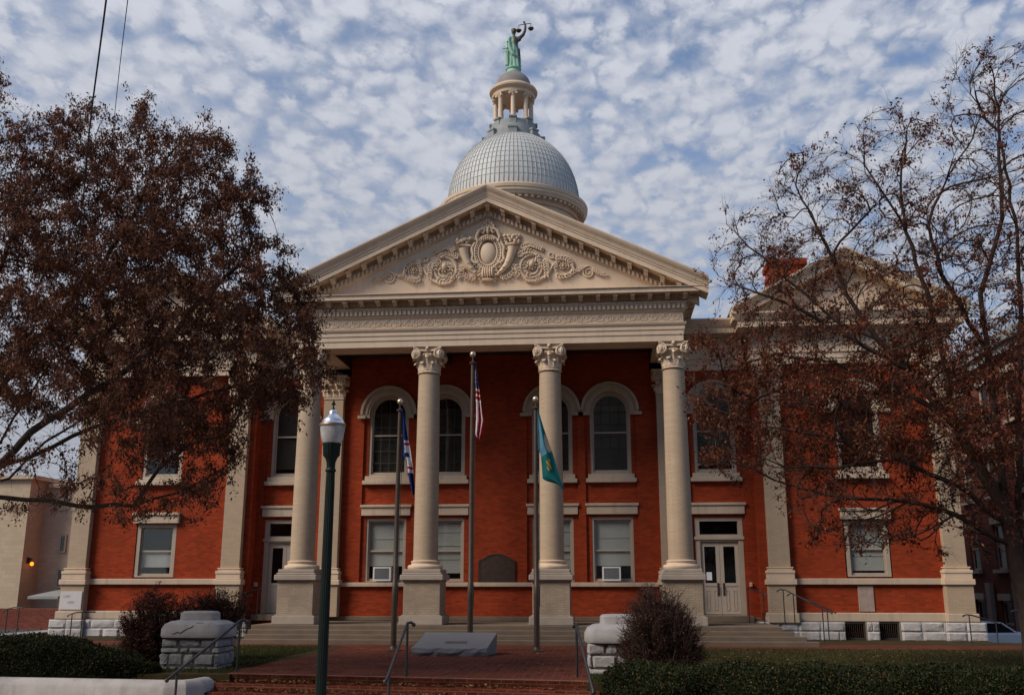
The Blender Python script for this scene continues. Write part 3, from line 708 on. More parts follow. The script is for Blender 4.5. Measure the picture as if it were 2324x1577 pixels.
for s in (-1, 1):
    n = 46
    for k in range(n):
        x = .12 + (7.3 - .12) * k / (n - 1); hw = .042; z = ZS - SL * x
        q = [(x - hw, z + SL * hw), (x + hw, z - SL * hw)]
        vs = []
        for yy in (YF - .18, YF - .101):
            for h in (-.385, -.215): vs += [(s * q[0][0], yy, q[0][1] + h), (s * q[1][0], yy, q[1][1] + h)]
        rd.add(vs, [(0, 1, 3, 2), (4, 6, 7, 5), (0, 4, 5, 1), (2, 3, 7, 6), (0, 2, 6, 4), (1, 5, 7, 3)])
part(rd, 'dentil_course', M['cream'], parent=ped)
for s in (-1, 1):
    ms = modillion(SL * s).mesh('modillion', M['cream'])
    for k in range(12): x = s * (.58 + k * .585); put(ms, 'modillion', ped, (x, YF - .14, ZS - SL * abs(x) - .003))
put(mo, 'modillion', ped, (0, YF - .14, ZS - .04))
# relief in the tympanum
rl = MB(); YR = YF - .03
def PX(cx): return (cx - 1115) * .004066
def PZ(cy): return 12.95 + (680 - cy) * .00429
rr_ = random.Random(3)
def acanth(mb, pts, w0, s):
    """leafy frond along a line of points: a stem with curling lobes on both sides"""
    P_ = [Vector((s * PX(a), YR - .03, PZ(b))) for a, b in pts]; n = len(P_)
    mb.tube(P_, [w0 * (.62 - .4 * i / n) for i in range(n)], 6)
    for i in range(n - 1):
        d = P_[i + 1] - P_[i]; l = d.length; d.normalize(); nn = Vector((-d.z, 0, d.x))
        for k in (0, .5):
            b0 = P_[i] + d * l * k; f = w0 * (1.9 - 1.0 * (i + k) / n) * rr_.uniform(.85, 1.15)
            for q in (-1, 1):
                mb.tube([b0, b0 + d * f * .45 + nn * q * f * .55 + Vector((0, -.05, 0)), b0 + d * f * .95 + nn * q * f * .8 + Vector((0, -.05, 0)), b0 + d * f * 1.15 + nn * q * f * .55 + Vector((0, -.02, 0))], [f * .22, f * .22, f * .15, f * .04], 6)
rl.ball((0, YR, PZ(430)), (.31, .16, .46), 20, 12)
oval = lambda a, b, n=40: [(a * math.sin(2 * math.pi * k / n), YR - .06, PZ(425) + b * math.cos(2 * math.pi * k / n)) for k in range(n + 1)]
rl.tube(oval(.36, .52), .045, 6, False); rl.tube(oval(.50, .66), .06, 6, False)
for k in range(34): a = 2 * math.pi * k / 34; rl.ball((.43 * math.sin(a), YR - .09, PZ(425) + .59 * math.cos(a)), .035, 6, 5)
for k in range(7): x = (k - 3) * .075; rl.ball((x, YR - .12, PZ(300) - abs(k - 3) * .012), (.038, .07, .08), 6, 6)
for s in (-1, 1):
    rl.tube([(s * PX(1115 + dx), YR - .10, PZ(y)) for dx, y in ((95, 330), (110, 280), (85, 225), (50, 205), (30, 225), (45, 250), (60, 235))], [.05, .065, .07, .065, .05, .04, .03], 8)
    rl.tube([(s * PX(1115 + dx), YR - .08, PZ(y)) for dx, y in ((118, 330), (150, 380), (140, 440), (150, 490), (120, 525), (90, 520), (95, 495))], [.05, .06, .05, .06, .055, .045, .03], 8)
    for q in (290, 405): spiral(rl, s * PX(1115 + 145), PZ(q), .10, 1.3, 0, s, YR - .06, .035)
    # cornucopia
    hp = [(1195, 640), (1240, 600), (1290, 545), (1320, 480), (1338, 420), (1342, 385)]
    rl.tube([(s * PX(a), YR - .07, PZ(b)) for a, b in hp], [.05, .09, .125, .145, .165, .19], 12)
    for i in range(7):
        u = i / 6 * 4.6; k = int(u); f = u - k; a = hp[k][0] + (hp[k + 1][0] - hp[k][0]) * f; b = hp[k][1] + (hp[k + 1][1] - hp[k][1]) * f
        rl.ball((s * PX(a), YR - .17, PZ(b)), (.06 + .012 * i, .05, .035), 8, 5)
    rl.tube([(s * PX(a), YR - .10, PZ(b)) for a, b in ((1275, 362), (1340, 352), (1405, 345))], .05, 8)
    for i in range(26): rl.ball((s * PX(1340 + rr_.uniform(-70, 75)), YR - .06 - rr_.uniform(0, .1), PZ(318 + rr_.uniform(-42, 24))), rr_.uniform(.045, .075), 8, 6)
    for i in range(9): rl.ball((s * PX(1335 + rr_.uniform(-75, 75)), YR - .04, PZ(275 + rr_.uniform(-14, 18))), (.04, .04, .09), 6, 5)
    # scrolls
    spiral(rl, s * PX(1525), PZ(570), .53, 1.3, R(70) if s > 0 else R(110), s, YR - .01, .068, .55)
    spiral(rl, s * PX(1525), PZ(575), .30, .9, R(200) if s > 0 else R(-20), s, YR - .01, .06, .6); rl.ball((s * PX(1520), YR - .05, PZ(545)), (.12, .14, .15), 10, 8)
    for i in range(9): a = i * .7; rl.ball((s * PX(1520) + .16 * math.cos(a), YR - .05, PZ(550) + .17 * math.sin(a)), (.045, .06, .045), 6, 5)
    spiral(rl, s * PX(1808), PZ(575), .43, 1.35, R(100) if s > 0 else R(80), -s, YR - .01, .056, .55); rl.ball((s * PX(1808), YR - .05, PZ(568)), (.06, .10, .06), 8, 6)
    for i in range(8): a = i * .785; rl.ball((s * PX(1808) + .115 * math.cos(a), YR - .03, PZ(568) + .115 * math.sin(a)), (.04, .06, .04), 6, 5)
    spiral(rl, s * PX(2038), PZ(628), .23, 1.8, R(110) if s > 0 else R(70), s, YR, .042, .8)
    spiral(rl, s * PX(1700), PZ(462), .13, 1.3, R(-40) if s > 0 else R(220), -s, YR, .045, .7)
    spiral(rl, s * PX(1610), PZ(405), .09, 1.2, R(-90), s, YR, .035, .7)
    acanth(rl, [(1395, 470), (1430, 440), (1470, 425), (1520, 425), (1560, 445), (1600, 480)], .075, s)
    acanth(rl, [(1420, 390), (1460, 375), (1500, 362), (1540, 372), (1580, 395), (1620, 410)], .075, s)
    acanth(rl, [(1640, 500), (1650, 540), (1655, 590), (1655, 640), (1655, 665)], .075, s)
    acanth(rl, [(1740, 500), (1780, 490), (1830, 500), (1870, 530), (1890, 580)], .065, s)
    acanth(rl, [(1740, 650), (1790, 668), (1850, 660), (1900, 630), (1950, 605), (2000, 580)], .06, s)
    acanth(rl, [(2075, 600), (2105, 625), (2140, 650), (2180, 655), (2205, 645)], .05, s)
    acanth(rl, [(1330, 560), (1380, 570), (1400, 620), (1370, 660)], .075, s); acanth(rl, [(1230, 640), (1270, 665), (1320, 640), (1360, 600)], .07, s); acanth(rl, [(1590, 655), (1540, 685), (1490, 690), (1440, 660), (1415, 610)], .06, s)
    acanth(rl, [(1165, 560), (1180, 610), (1160, 660), (1190, 680)], .08, s)
    rl.tube([(s * PX(a), YR - .02, PZ(b)) for a, b in ((1415, 600), (1440, 640), (1470, 690), (1560, 700), (1640, 660), (1690, 600), (1720, 545))], [.05, .06, .065, .065, .06, .05, .04], 8); rl.tube([(s * PX(a), YR - .02, PZ(b)) for a, b in ((1890, 560), (1905, 610), (1950, 620), (1990, 590), (2040, 570))], [.06, .055, .05, .045, .04], 8)
    acanth(rl, [(1480, 520), (1450, 570), (1470, 630), (1530, 655)], .06, s); acanth(rl, [(1560, 480), (1600, 530), (1605, 590)], .06, s); acanth(rl, [(1760, 520), (1735, 570), (1750, 630)], .05, s); acanth(rl, [(1200, 560), (1240, 520), (1275, 470), (1290, 420)], .055, s)
    # crest plume
    for k, (dx, dy) in enumerate(((15, 150), (35, 160), (52, 185), (30, 200), (12, 185))): rl.ball((s * PX(1115 + dx), YR - .07, PZ(dy)), (.06, .09, .10), 8, 6)
for k in range(5): rl.ball(((k - 2) * .085, YR - .12, PZ(610)), (.055, .12, .24 - abs(k - 2) * .03), 8, 8)
rl.ball((0, YR - .08, PZ(675)), (.26, .10, .055), 10, 6); rl.ball((0, YR - .1, PZ(128)), (.13, .08, .05), 8, 6); rl.ball((0, YR - .1, PZ(225)), (.07, .1, .17), 8, 6)
part(rl, 'relief_ornament', M['cream'], 60, parent=ped)
# ---- portico roof, ceiling, floor, steps
g = MB()
for s in (-1, 1): g.add([(0, YF - .5, ZS + .66), (s * 7.9, YF - .5, ZS - SL * 7.9 + .66), (s * 7.9, 46, ZS - SL * 7.9 + .66), (0, 46, ZS + .66), (0, YF - .5, ZS + .61), (s * 7.9, YF - .5, ZS - SL * 7.9 + .61), (s * 7.9, 46, ZS - SL * 7.9 + .61), (0, 46, ZS + .61)], [(0, 1, 2, 3), (7, 6, 5, 4), (0, 4, 5, 1), (1, 5, 6, 2), (2, 6, 7, 3)])
part(g, 'portico_roof', M['slate'])
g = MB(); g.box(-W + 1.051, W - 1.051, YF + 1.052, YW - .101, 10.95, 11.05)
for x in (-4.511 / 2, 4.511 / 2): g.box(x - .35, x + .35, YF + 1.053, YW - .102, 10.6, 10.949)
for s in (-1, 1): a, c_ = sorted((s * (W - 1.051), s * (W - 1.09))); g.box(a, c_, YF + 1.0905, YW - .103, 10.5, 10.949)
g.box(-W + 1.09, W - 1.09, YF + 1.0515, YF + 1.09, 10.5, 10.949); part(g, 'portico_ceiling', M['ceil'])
g = MB(); y0 = 33.95; n = 4
for k in range(n): 
    y = y0 - k * .30; zt = FL - k * FL / n
    g.box(-8.15 - .0 * k, 9.9 + k * .33, y, y + .30 if k else YW - .21, -.05, zt)
part(g, 'portico_steps', M['step'], bevel=.02)
# ---- main block, wings entablature, wing pediments, roofs, chimney
WPROF = [(-.1, 10.152), (0, 10.152), (0, 10.36), (.03, 10.37), (.03, 10.55), (.08, 10.60), (.08, 10.63), (.02, 10.64), (.02, 11.16), (.08, 11.20), (.10, 11.24), (.10, 11.42), (.16, 11.45), (.20, 11.52), (.52, 11.54), (.52, 11.52), (.55, 11.52), (.55, 11.72), (.60, 11.78), (.68, 11.92), (.74, 12.02), (.74, 12.08), (-.1, 12.12)]
def wing_ent(x0, x1, yf, yb, full):
    e = MB(); e.sweep(WPROF, rot_sweep_U(x0, x1, yf, yb) if full else [(x0, yf, 0, -1), (x1, yf, 0, -1)])
    o = part(e, 'entablature', M['cream'], 25); d = MB(); d.box(x0 + .002, x1 - .002, yf - .108, yf - .02, 11.25, 11.415); n = int((x1 - x0) / .19)
    for k in range(n): x = x0 + (x1 - x0) * (k + .5) / n; d.box(x - .05, x + .05, yf - .18, yf - .101, 11.255, 11.41)
    part(d, 'dentil_course', M['cream'], parent=o); return o
wing_ent(-9.55, -7.14, YW - .14, 0, False); wing_ent(7.14, 9.70, YW - .14, 0, False)
for x0, x1 in ((9.95, 17.25), (-17.05, -9.80)):
    wing_ent(x0, x1, YP - .04, 46, True)
    xm = (x0 + x1) / 2; hw = (x1 - x0) / 2 + .72; yf = YP - .04; slo = 2.3 / hw; zt = 12.12
    t = MB(); t.ext([(xm - hw + .4, zt), (xm + hw - .4, zt), (xm, zt + 2.1)], yf, yf + .2)
    wp = part(t, 'wing_pediment', M['cream']); rc = MB()
    for s in (-1, 1):
        rows = [[(xm, yf - o, zt + 2.0 + h), (xm + s * hw, yf - o, zt + 2.0 - slo * hw + h)] for o, h in [(-.2, 0), (.5, 0), (.52, -.02), (.55, -.02), (.55, .18), (.62, .26), (.74, .42), (.74, .5), (-.3, .56)]]
        for a, b_ in zip(rows[:-1], rows[1:]): rc.strip(a, b_)
        rc.add([r_[1] for r_ in rows], [tuple(range(len(rows)))])
    part(rc, 'raking_cornice', M['cream'], parent=wp)
    g = MB()
    for s in (-1, 1):
        A = [(xm, yf - .4, zt + 2.56), (xm + s * hw, yf - .4, zt + 2.56 - slo * hw), (xm + s * hw, 46, zt + 2.56 - slo * hw), (xm, 46, zt + 2.56)]
        g.add(A + [(x, y, z - .06) for x, y, z in A], [(0, 1, 2, 3), (7, 6, 5, 4), (0, 4, 5, 1), (1, 5, 6, 2), (2, 6, 7, 3)])
    part(g, 'roof', M['slate'], parent=wp)
b = MB(); b.box(-10, 10, YW + .61, 58, 0, 12.1); b.box(-16.9, 17.1, 40, 58, .0, 12.05); part(b, 'main_block', M['brick'])
c = MB(); c.box(11.35, 12.75, 39.8, 41.2, 12.1, 15.0); c.box(11.25, 12.85, 39.7, 41.3, 15.0, 15.25); c.box(11.3, 12.8, 39.75, 41.25, 14.55, 14.75); part(c, 'chimney', M['brick'])
# ---- drum, dome, lantern
YD = 45.0; XD = -.02
d = MB(); d.lathe([(3.1, 12), (3.1, 18.5), (3.16, 18.55), (3.16, 18.72), (3.10, 18.75), (3.10, 19.10), (3.2, 19.16), (3.24, 19.3)], XD, YD, 72)
drum = part(d, 'drum', M['cream'], 40)
d = MB(); d.lathe([(3.0, 19.30), (3.25, 19.31), (3.30, 19.40), (3.52, 19.42), (3.55, 19.50), (3.62, 19.58), (3.62, 19.68), (3.66, 19.72), (3.68, 19.86), (3.30, 19.95), (3.28, 20.1)], XD, YD, 72); part(d, 'drum_cornice', M['cream'], 30, parent=drum)
d = MB()
for k in range(72):
    a = 2 * math.pi * k / 72; d.mx = Matrix.Translation((XD, YD, 0)) @ Matrix.Rotation(a, 4, 'Z'); d.box(3.2, 3.48, -.07, .07, 19.30, 19.405)
d.mx = None
for k in range(150):
    a = 2 * math.pi * k / 150; d.mx = Matrix.Translation((XD, YD, 0)) @ Matrix.Rotation(a, 4, 'Z'); d.box(3.09, 3.22, -.035, .035, 19.12, 19.24)
part(d, 'modillion_course', M['cream'], parent=drum)
RD, HD, ZD = 3.26, 3.72, 20.1
def dome_p(t): return RD * math.cos(t) ** .94, ZD + HD * math.sin(t)
ts = np.linspace(0, R(68), 26); d = MB(); d.lathe([(RD, 19.96)] + [dome_p(t) for t in ts] + [(1.2, ZD + HD * .96)], XD, YD, 96); dome = part(d, 'dome', M['dome'], True)
d = MB()
for k in range(92):
    a = 2 * math.pi * k / 92 + .02; d.tube([(XD + (dome_p(t)[0] + .012) * math.cos(a), YD + (dome_p(t)[0] + .012) * math.sin(a), dome_p(t)[1]) for t in np.linspace(0, R(67), 14)], [.019] * 14, 5)
for j in range(1, 13):
    t = R(2) + R(66) * j / 13; r_, z_ = dome_p(t); d.tube([(XD + (r_ + .004) * math.cos(2 * math.pi * k / 80), YD + (r_ + .004) * math.sin(2 * math.pi * k / 80), z_ - (.0 if k % 1 else 0)) for k in range(81)], .014, 5, False)
part(d, 'seam', M['seam'], True, parent=dome)
l = MB(); l.lathe([(1.50, 23.35), (1.50, 23.5), (1.42, 23.55), (1.40, 23.8), (1.26, 23.85), (1.22, 24.1), (1.14, 24.15), (1.12, 24.42), (.4, 24.45)], XD, YD, 48)
for k in range(8):
    a = 2 * math.pi * k / 8 - math.pi / 2 + R(4); l.mx = Matrix.Translation((XD, YD, 0)) @ Matrix.Rotation(a, 4, 'Z')
    l.box(1.0, 1.56, -.2, .2, 23.4, 23.72); l.box(.95, 1.60, -.24, .24, 23.72, 23.80); l.box(.7, 1.16, -.16, .16, 24.0, 24.46); l.box(.66, 1.22, -.2, .2, 24.46, 24.54)
lan = part(l, 'lantern', M['lead'], 40)
for k in range(8):
    a = 2 * math.pi * k / 8 - math.pi / 2 + R(4); x, y = XD + .90 * math.cos(a), YD + .90 * math.sin(a); q = MB()
    q.lathe([(.17, 24.541), (.18, 24.6), (.13, 24.64), (.12, 24.7), (.105, 25.72), (.13, 25.74), (.13, 25.78), (.16, 25.84), (.19, 25.90)], x, y, 16)
    q.mx = Matrix.Translation((x, y, 0)) @ Matrix.Rotation(a, 4, 'Z'); q.box(-.17, .17, -.19, .19, 25.90, 25.95)
    for s in (-1, 1): q.tube([(.02, s * .17, 25.84), (.16, s * .17, 25.84)], .065, 10)
    part(q, 'lantern_column', M['cream'], 40, parent=lan)
q = MB(); q.lathe([(.70, 25.951), (1.08, 25.952), (1.10, 26.05), (1.06, 26.06), (1.06, 26.14), (1.14, 26.2), (1.22, 26.24), (1.24, 26.32), (1.20, 26.40), (1.02, 26.46), (.98, 26.55), (.95, 26.56)], XD, YD, 48); part(q, 'lantern_cornice', M['cream'], 30, parent=lan)
q = MB(); q.lathe([(.93, 26.55)] + [(.92 * math.cos(t) ** .9, 26.57 + .88 * math.sin(t)) for t in np.linspace(0, R(66), 12)] + [(.2, 27.42)], XD, YD, 48); part(q, 'lantern_dome', M['ldome'], 40, parent=lan)

# ================================================================== STATUE
st = thing('statue', 'green copper statue of robed Justice holding up scales atop the dome lantern', 'statue', (XD, YD, 27.38))
q = MB(); q.lathe([(.42, 0), (.42, .06), (.36, .10), (.34, .2), (.40, .26), (.40, .31), (.30, .35)], 0, 0, 32); q.build('statue_base', M['patina'], st, 40)
def figure():
    m = MB()
    # robe: folded cross sections from feet to shoulders (x half, y half, cx, cy, z, fold)
    secs = [(.31, .25, 0, 0, .33, .22), (.30, .24, 0, 0, .5, .22), (.275, .22, 0, 0, .8, .20), (.265, .21, .0, 0, 1.05, .17), (.27, .21, .01, 0, 1.3, .12), (.25, .19, .01, .0, 1.5, .08), (.215, .165, .01, 0, 1.68, .05), (.24, .18, .01, -.01, 1.85, .05), (.28, .18, .01, 0, 2.0, .04), (.27, .16, .01, .01, 2.1, .03), (.14, .12, .01, .01, 2.18, 0), (.08, .085, .015, 0, 2.22, 0), (.075, .08, .02, -.01, 2.34, 0)]
    n = 48
    def ring(q):
        o = []
        for k in range(n):
            a = 2 * math.pi * k / n; f = 1 + q[5] * (.55 * math.sin(9 * a + q[4] * 1.2) + .45 * math.sin(5 * a - q[4] * 2)); o.append((q[2] + q[0] * f * math.cos(a), q[3] + q[1] * f * math.sin(a), q[4]))
        return o
    m.prof(secs, n, ring)
    m.ball((.02, -.015, 2.47), (.125, .14, .165), 16, 12); m.ball((.03, .11, 2.50), (.10, .10, .11), 12, 8); m.ball((.02, .0, 2.56), (.145, .15, .10), 14, 8); m.ball((.02, -.155, 2.455), (.022, .035, .035), 8, 6)
    # raised left arm
    m.tube([(.22, .02, 2.05), (.36, -.0, 2.12), (.52, -.02, 2.26), (.60, -.03, 2.46), (.63, -.03, 2.68), (.62, -.03, 2.84), (.58, -.03, 2.94)], [.11, .10, .085, .075, .062, .055, .045], 12); m.ball((.56, -.03, 2.98), (.06, .05, .07), 10, 8)
    m.tube([(.26, 0, 2.0), (.40, 0, 2.02)], [.13, .07], 10)
    # lowered right arm
    m.tube([(-.22, .0, 2.03), (-.31, -.03, 1.85), (-.35, -.08, 1.62), (-.31, -.2, 1.46), (-.30, -.26, 1.42)], [.11, .095, .08, .065, .05], 12); m.ball((-.30, -.28, 1.40), (.065, .06, .07), 10, 8)
    # cloak over the shoulder, hanging fold and mantle hem
    m.tube([(-.16, -.12, 2.1), (-.24, -.16, 1.9), (-.22, -.2, 1.6), (-.14, -.22, 1.3), (-.0, -.24, 1.05), (.16, -.2, .95)], [.08, .10, .11, .11, .09, .05], 10)
    m.tube([(-.36, -.1, 1.5), (-.36, -.12, 1.2), (-.33, -.12, .85), (-.30, -.1, .5)], [.05, .08, .10, .11], 10)
    m.tube([(.30, .05, 1.5), (.31, .05, 1.1), (.32, .04, .6), (.33, .02, .40)], [.04, .06, .07, .08], 8)
    o = bpy.data.objects.new('tmp', m.mesh('tmp', M['patina'])); COL.objects.link(o)
    rm = o.modifiers.new('r', 'REMESH'); rm.mode = 'VOXEL'; rm.voxel_size = .022; sm = o.modifiers.new('s', 'SMOOTH'); sm.factor = .5; sm.iterations = 2
    dg = bpy.context.evaluated_depsgraph_get(); me = bpy.data.meshes.new_from_object(o.evaluated_get(dg)); bpy.data.objects.remove(o)
    me.name = 'figure'; me.materials.clear(); me.materials.append(M['patina']); me.polygons.foreach_set('use_smooth', [True] * len(me.polygons))
    f = bpy.data.objects.new('figure', me); COL.objects.link(f); f.parent = st
figure()
q = MB(); q.tube([(.28, -.05, 2.80), (.60, -.06, 2.84), (.92, -.05, 2.88)], .02, 6); q.tube([(.6, -.06, 2.84), (.6, -.06, 2.98)], .02, 6)
for x, zt in ((.28, 2.80), (.92, 2.88)):
    for k in range(3): a = k * 2.094; q.tube([(x, -.05, zt), (x + .12 * math.cos(a), -.05 + .12 * math.sin(a), zt - .30)], .006, 4)
    q.lathe([(.02, zt - .40), (.10, zt - .38), (.15, zt - .31), (.155, zt - .29), (.02, zt - .30)], x, -.05, 18)
q.build('scales', M['bronze'], st, 40)
q = MB(); q.tube([(-.30, -.28, 1.32), (-.30, -.28, 1.72)], .028, 8); q.tube([(-.54, -.28, 1.36), (-.06, -.28, 1.36)], .03, 8); q.ball((-.30, -.28, 1.75), .05, 8, 6); q.box(-.33, -.27, -.29, -.27, .42, 1.36); q.build('sword', M['patina'], st, 40)

# ================================================================== GROUND AND SETTING
def polyslab(name, pts, z, th, m):
    n = len(pts); q = MB(); q.add([(x, y, z) for x, y in pts] + [(x, y, z - th) for x, y in pts], [tuple(range(n)), tuple(range(2 * n - 1, n - 1, -1))] + [(i, n + i, n + (i + 1) % n, (i + 1) % n) for i in range(n)])
    return struct(q.build(name, m))
polyslab('ground', [(-900, -900), (900, -900), (900, 1500), (-900, 1500)], -1.55, .2, M['asphalt'])
polyslab('sidewalk', [(-60, 8), (60, 8), (60, 20.6), (-60, 22.4)], -.78, .75, M['walk'])
polyslab('lawn', [(-17.9, 22.0), (-4.25, 22.0), (-4.25, 23.8), (3.7, 23.0), (3.7, 20.9), (18.6, 20.2), (18.6, 36.0), (17.4, 36.2), (17.4, 38), (-17.9, 38)], -.012, 1.5, M['grass_soil'])
polyslab('plaza', [(-4.35, 22.12), (3.75, 21.08), (4.1, 27.5), (4.1, 32.7), (-4.2, 32.7), (-4.1, 28.8), (-4.6, 23.9)], -.002, .5, M['paver'])
polyslab('path', [(-17.9, 32.0), (-4.0, 32.0), (4.0, 32.0), (18.6, 32.0), (18.6, 34.2), (-17.9, 34.2)], -.006, .3, M['paver'])
polyslab('road', [(-45, 22.4), (-18, 22.4), (-18, 60), (-45, 60)], -.03, 1.4, M['asphalt'])
polyslab('road', [(17.75, 36.3), (22.4, 36.3), (22.4, 62), (17.75, 62)], -1.10, .3, M['asphalt']); polyslab('sidewalk', [(-18.9, 22.4), (-17.95, 22.4), (-17.95, 60), (-18.9, 60)], .10, .3, M['walk'])
# brick front steps, flaring a little towards the street
q = MB(); n = 5
for k in range(n):
    zt = -.02 - k * .15; f0, f1 = -.30 * k, .22 * k
    a = Vector((-4.35 + f0, 22.12 - .36 * k)); c = Vector((3.75 + f1, 21.08 - .36 * k)); dn = Vector((-.03, -.36))
    if k == 0: dn = Vector((-.0, -.05))
    pts = [(a.x, a.y + .36 if k else a.y + .1), (a.x - (.03 if k else 0), a.y), (c.x, c.y), (c.x, c.y + .36 if k else c.y + .1)]
    z0 = zt - .15
    q.add([(x, y, zt if k else -.003 + .012) for x, y in pts] + [(x, y, -1.2) for x, y in pts], [(0, 1, 2, 3), (7, 6, 5, 4), (0, 4, 5, 1), (1, 5, 6, 2), (2, 6, 7, 3), (3, 7, 4, 0)])
struct(q.build('front_steps', M['stepbrick'], None, False, .012))

# ---- stone gate piers
def pier(x0, x1, yc, zt, label, crack):
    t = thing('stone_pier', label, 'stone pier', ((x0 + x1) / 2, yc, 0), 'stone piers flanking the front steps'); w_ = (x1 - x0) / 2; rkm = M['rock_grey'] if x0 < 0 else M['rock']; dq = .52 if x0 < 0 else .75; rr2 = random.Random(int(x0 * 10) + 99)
    q = MB(); q.sup([(-.047, -1.3), (-.047, zt)], 0, 0, w_, dq, 12, 64); q.build('mortar_core', M['mortar'], t)
    q = MB(); z = -1.2
    per = [(-w_, dq - .03), (-w_, -dq + .03), (w_, -dq + .03), (w_, dq - .03)]
    while z < zt - .05:
        h = rr2.choice([.13, .19, .25, .29]); h = min(h, zt - z)
        if h < .08: break
        for (ax, ay), (bx, by) in zip(per[:-1], per[1:]):
            L_ = math.hypot(bx - ax, by - ay); d_ = Vector((bx - ax, by - ay, 0)) / L_; s = rr2.uniform(-.3, 0)
            while s < L_ - .05:
                wd = rr2.uniform(.17, .58); e0, e1 = max(s, 0), min(s + wd, L_); s += wd
                if e1 - e0 < .07: continue
                mt = Matrix.Translation((ax, ay, 0)) @ Matrix.Rotation(math.atan2(d_.y, d_.x), 4, 'Z'); q.mx = mt
                rock(q, e0 + .009, e1 - .009, -.015, z + .009, z + h - .009, .07, .045)
        q.mx = None; z += h
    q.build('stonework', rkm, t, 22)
    q = MB(); q.sup([(-.02, zt), (.07, zt + .005), (.09, zt + .05), (.085, zt + .20), (.03, zt + .31), (-.10, zt + .375), (-.27, zt + .40), (-.28, zt + .56), (-.33, zt + .60), (-.5, zt + .61)], 0, 0, w_, dq, 5, 48); q.build('cap', M['concrete'], t, 35)
    if crack:
        q = MB(); pts = [(-.40, -.605, zt + .08), (-.28, -.61, zt + .14), (-.22, -.61, zt + .11), (-.08, -.607, zt + .20), (.05, -.59, zt + .25), (.14, -.50, zt + .335), (.30, -.48, zt + .34)]
        q.tube(pts, .012, 5); q.build('crack', M['mortar'], t)
pier(-6.46, -5.02, 23.75, .70, 'cracked white capped rock faced stone pier left of the brick steps', True)
pier(3.70, 5.40, 23.4, .66, 'white capped rock faced stone pier behind the bare twiggy bush', False)
# low concrete retaining wall
q = MB(); pf = [(-.22, -.78), (-.22, -.22), (-.17, -.10), (-.06, -.045), (.06, -.045), (.17, -.10), (.22, -.2), (.22, -.78)]
pa = [(-18, 21.95), (-12, 21.55), (-8, 21.25), (-5.2, 21.02), (-4.9, 21.1), (-4.75, 21.35), (-4.7, 21.8)]
rows = []
for i, (x, y) in enumerate(pa):
    a = Vector(pa[max(i - 1, 0)]); b_ = Vector(pa[min(i + 1, len(pa) - 1)]); dd = (b_ - a).normalized(); nn = Vector((dd.y, -dd.x)); rows.append([(x + nn.x * o, y + nn.y * o, z) for o, z in pf])
for a, b_ in zip(rows[:-1], rows[1:]): q.strip(a, b_)
q.add(rows[-1], [tuple(range(len(pf)))]); tag(q.build('retaining_wall', M['concrete'], None, 40), 'low rounded white concrete retaining wall below the left hedge', 'wall')

# ---- monument
t = thing('monument', 'slanted grey granite marker with small bronze plate before the middle flagpole', 'monument', (-.15, 28.0, 0))
q = MB(); q.mx = Matrix.Translation((.15, -28.0, 0)) @ Matrix.Identity(4)
x0, x1, y0, y1 = -1.30, .80, 27.9, 29.15
nx, ny = 14, 8; rs = random.Random(5)
prf = [(y0, 0), (y0 - .03, .1), (y0, .20), (y0 + .03, .215)] + [(y0 + .03 + (y1 - y0 - .03) * k / 6, .215 + .36 * k / 6) for k in range(1, 7)] + [(y1 + .02, .3), (y1, 0)]
vs = []; 
for i in range(nx):
    u = i / (nx - 1)
    for j, (y, z) in enumerate(prf): 
        rough = rs.uniform(-.02, .02) if j < 3 or j > 9 else 0
        vs.append((x0 + (x1 - x0) * u + (.12 * (y - y0) if True else 0) + (rs.uniform(-.015, .015) if i in (0, nx - 1) else 0), y + rough, z + (rough if 0 < j < 3 else 0)))
m_ = len(prf); q.add(vs, [(i * m_ + j, (i + 1) * m_ + j, (i + 1) * m_ + j + 1, i * m_ + j + 1) for i in range(nx - 1) for j in range(m_ - 1)] + [tuple(range(m_)), tuple((nx - 1) * m_ + j for j in range(m_))])
q.build('slab', M['granite'], t)
q = MB(); q.mx = Matrix.Translation((0, .36, .325)) @ Matrix.Rotation(math.atan2(.36, 1.22), 4, 'X'); q.box(-.33, .40, -.13, .13, -.01, .012); q.box(-.28, .35, -.02, .02, .012, .018); q.box(-.28, .35, .05, .075, .012, .018); q.box(-.28, .35, -.09, -.065, .012, .018); q.build('plate', M['bronze'], t)

# ---- flagpoles and flags
YPO = 30.1
def flagpole(x, ztop, y, label):
    t = thing('flagpole', label, 'flagpole', (x, y, 0), 'three bronze flagpoles on the plaza')
    q = MB(); q.lathe([(.088, .03), (.086, .8), (.086, .802), (.092, 1.55), (.092, 1.9), (.08, 1.92), (.072, ztop * .6), (.052, ztop - .42), (.03, ztop - .40)], 0, 0, 20); q.build('pole', M['pole'], t, 40)
    q = MB(); q.lathe([(.24, 0), (.24, .02), (.20, .035), (.12, .06), (.10, .12)], 0, 0, 24); q.build('base_flange', M['pole'], t, 40)
    q = MB(); q.lathe([(.03, ztop - .42), (.10, ztop - .40), (.11, ztop - .36), (.05, ztop - .33), (.02, ztop - .30), (.02, ztop - .16)], 0, 0, 16); q.tube([(.10, -.02, ztop - .38), (.11, -.03, ztop * .5), (.10, -.03, 1.3)], .008, 4); q.build('truck', M['pole'], t, 40)
    q = MB(); q.ball((0, 0, ztop - .09), .095, 20, 14); q.build('ball', M['gold'], t, True)
flagpole(-2.29, 7.70, YPO, 'bronze flagpole with dark blue flag, left of the granite marker')
flagpole(.04, 9.20, YPO, 'tallest bronze flagpole flying the striped flag, behind the granite marker')
flagpole(2.05, 7.70, YPO, 'bronze flagpole with teal green flag, beside the right steps rail')
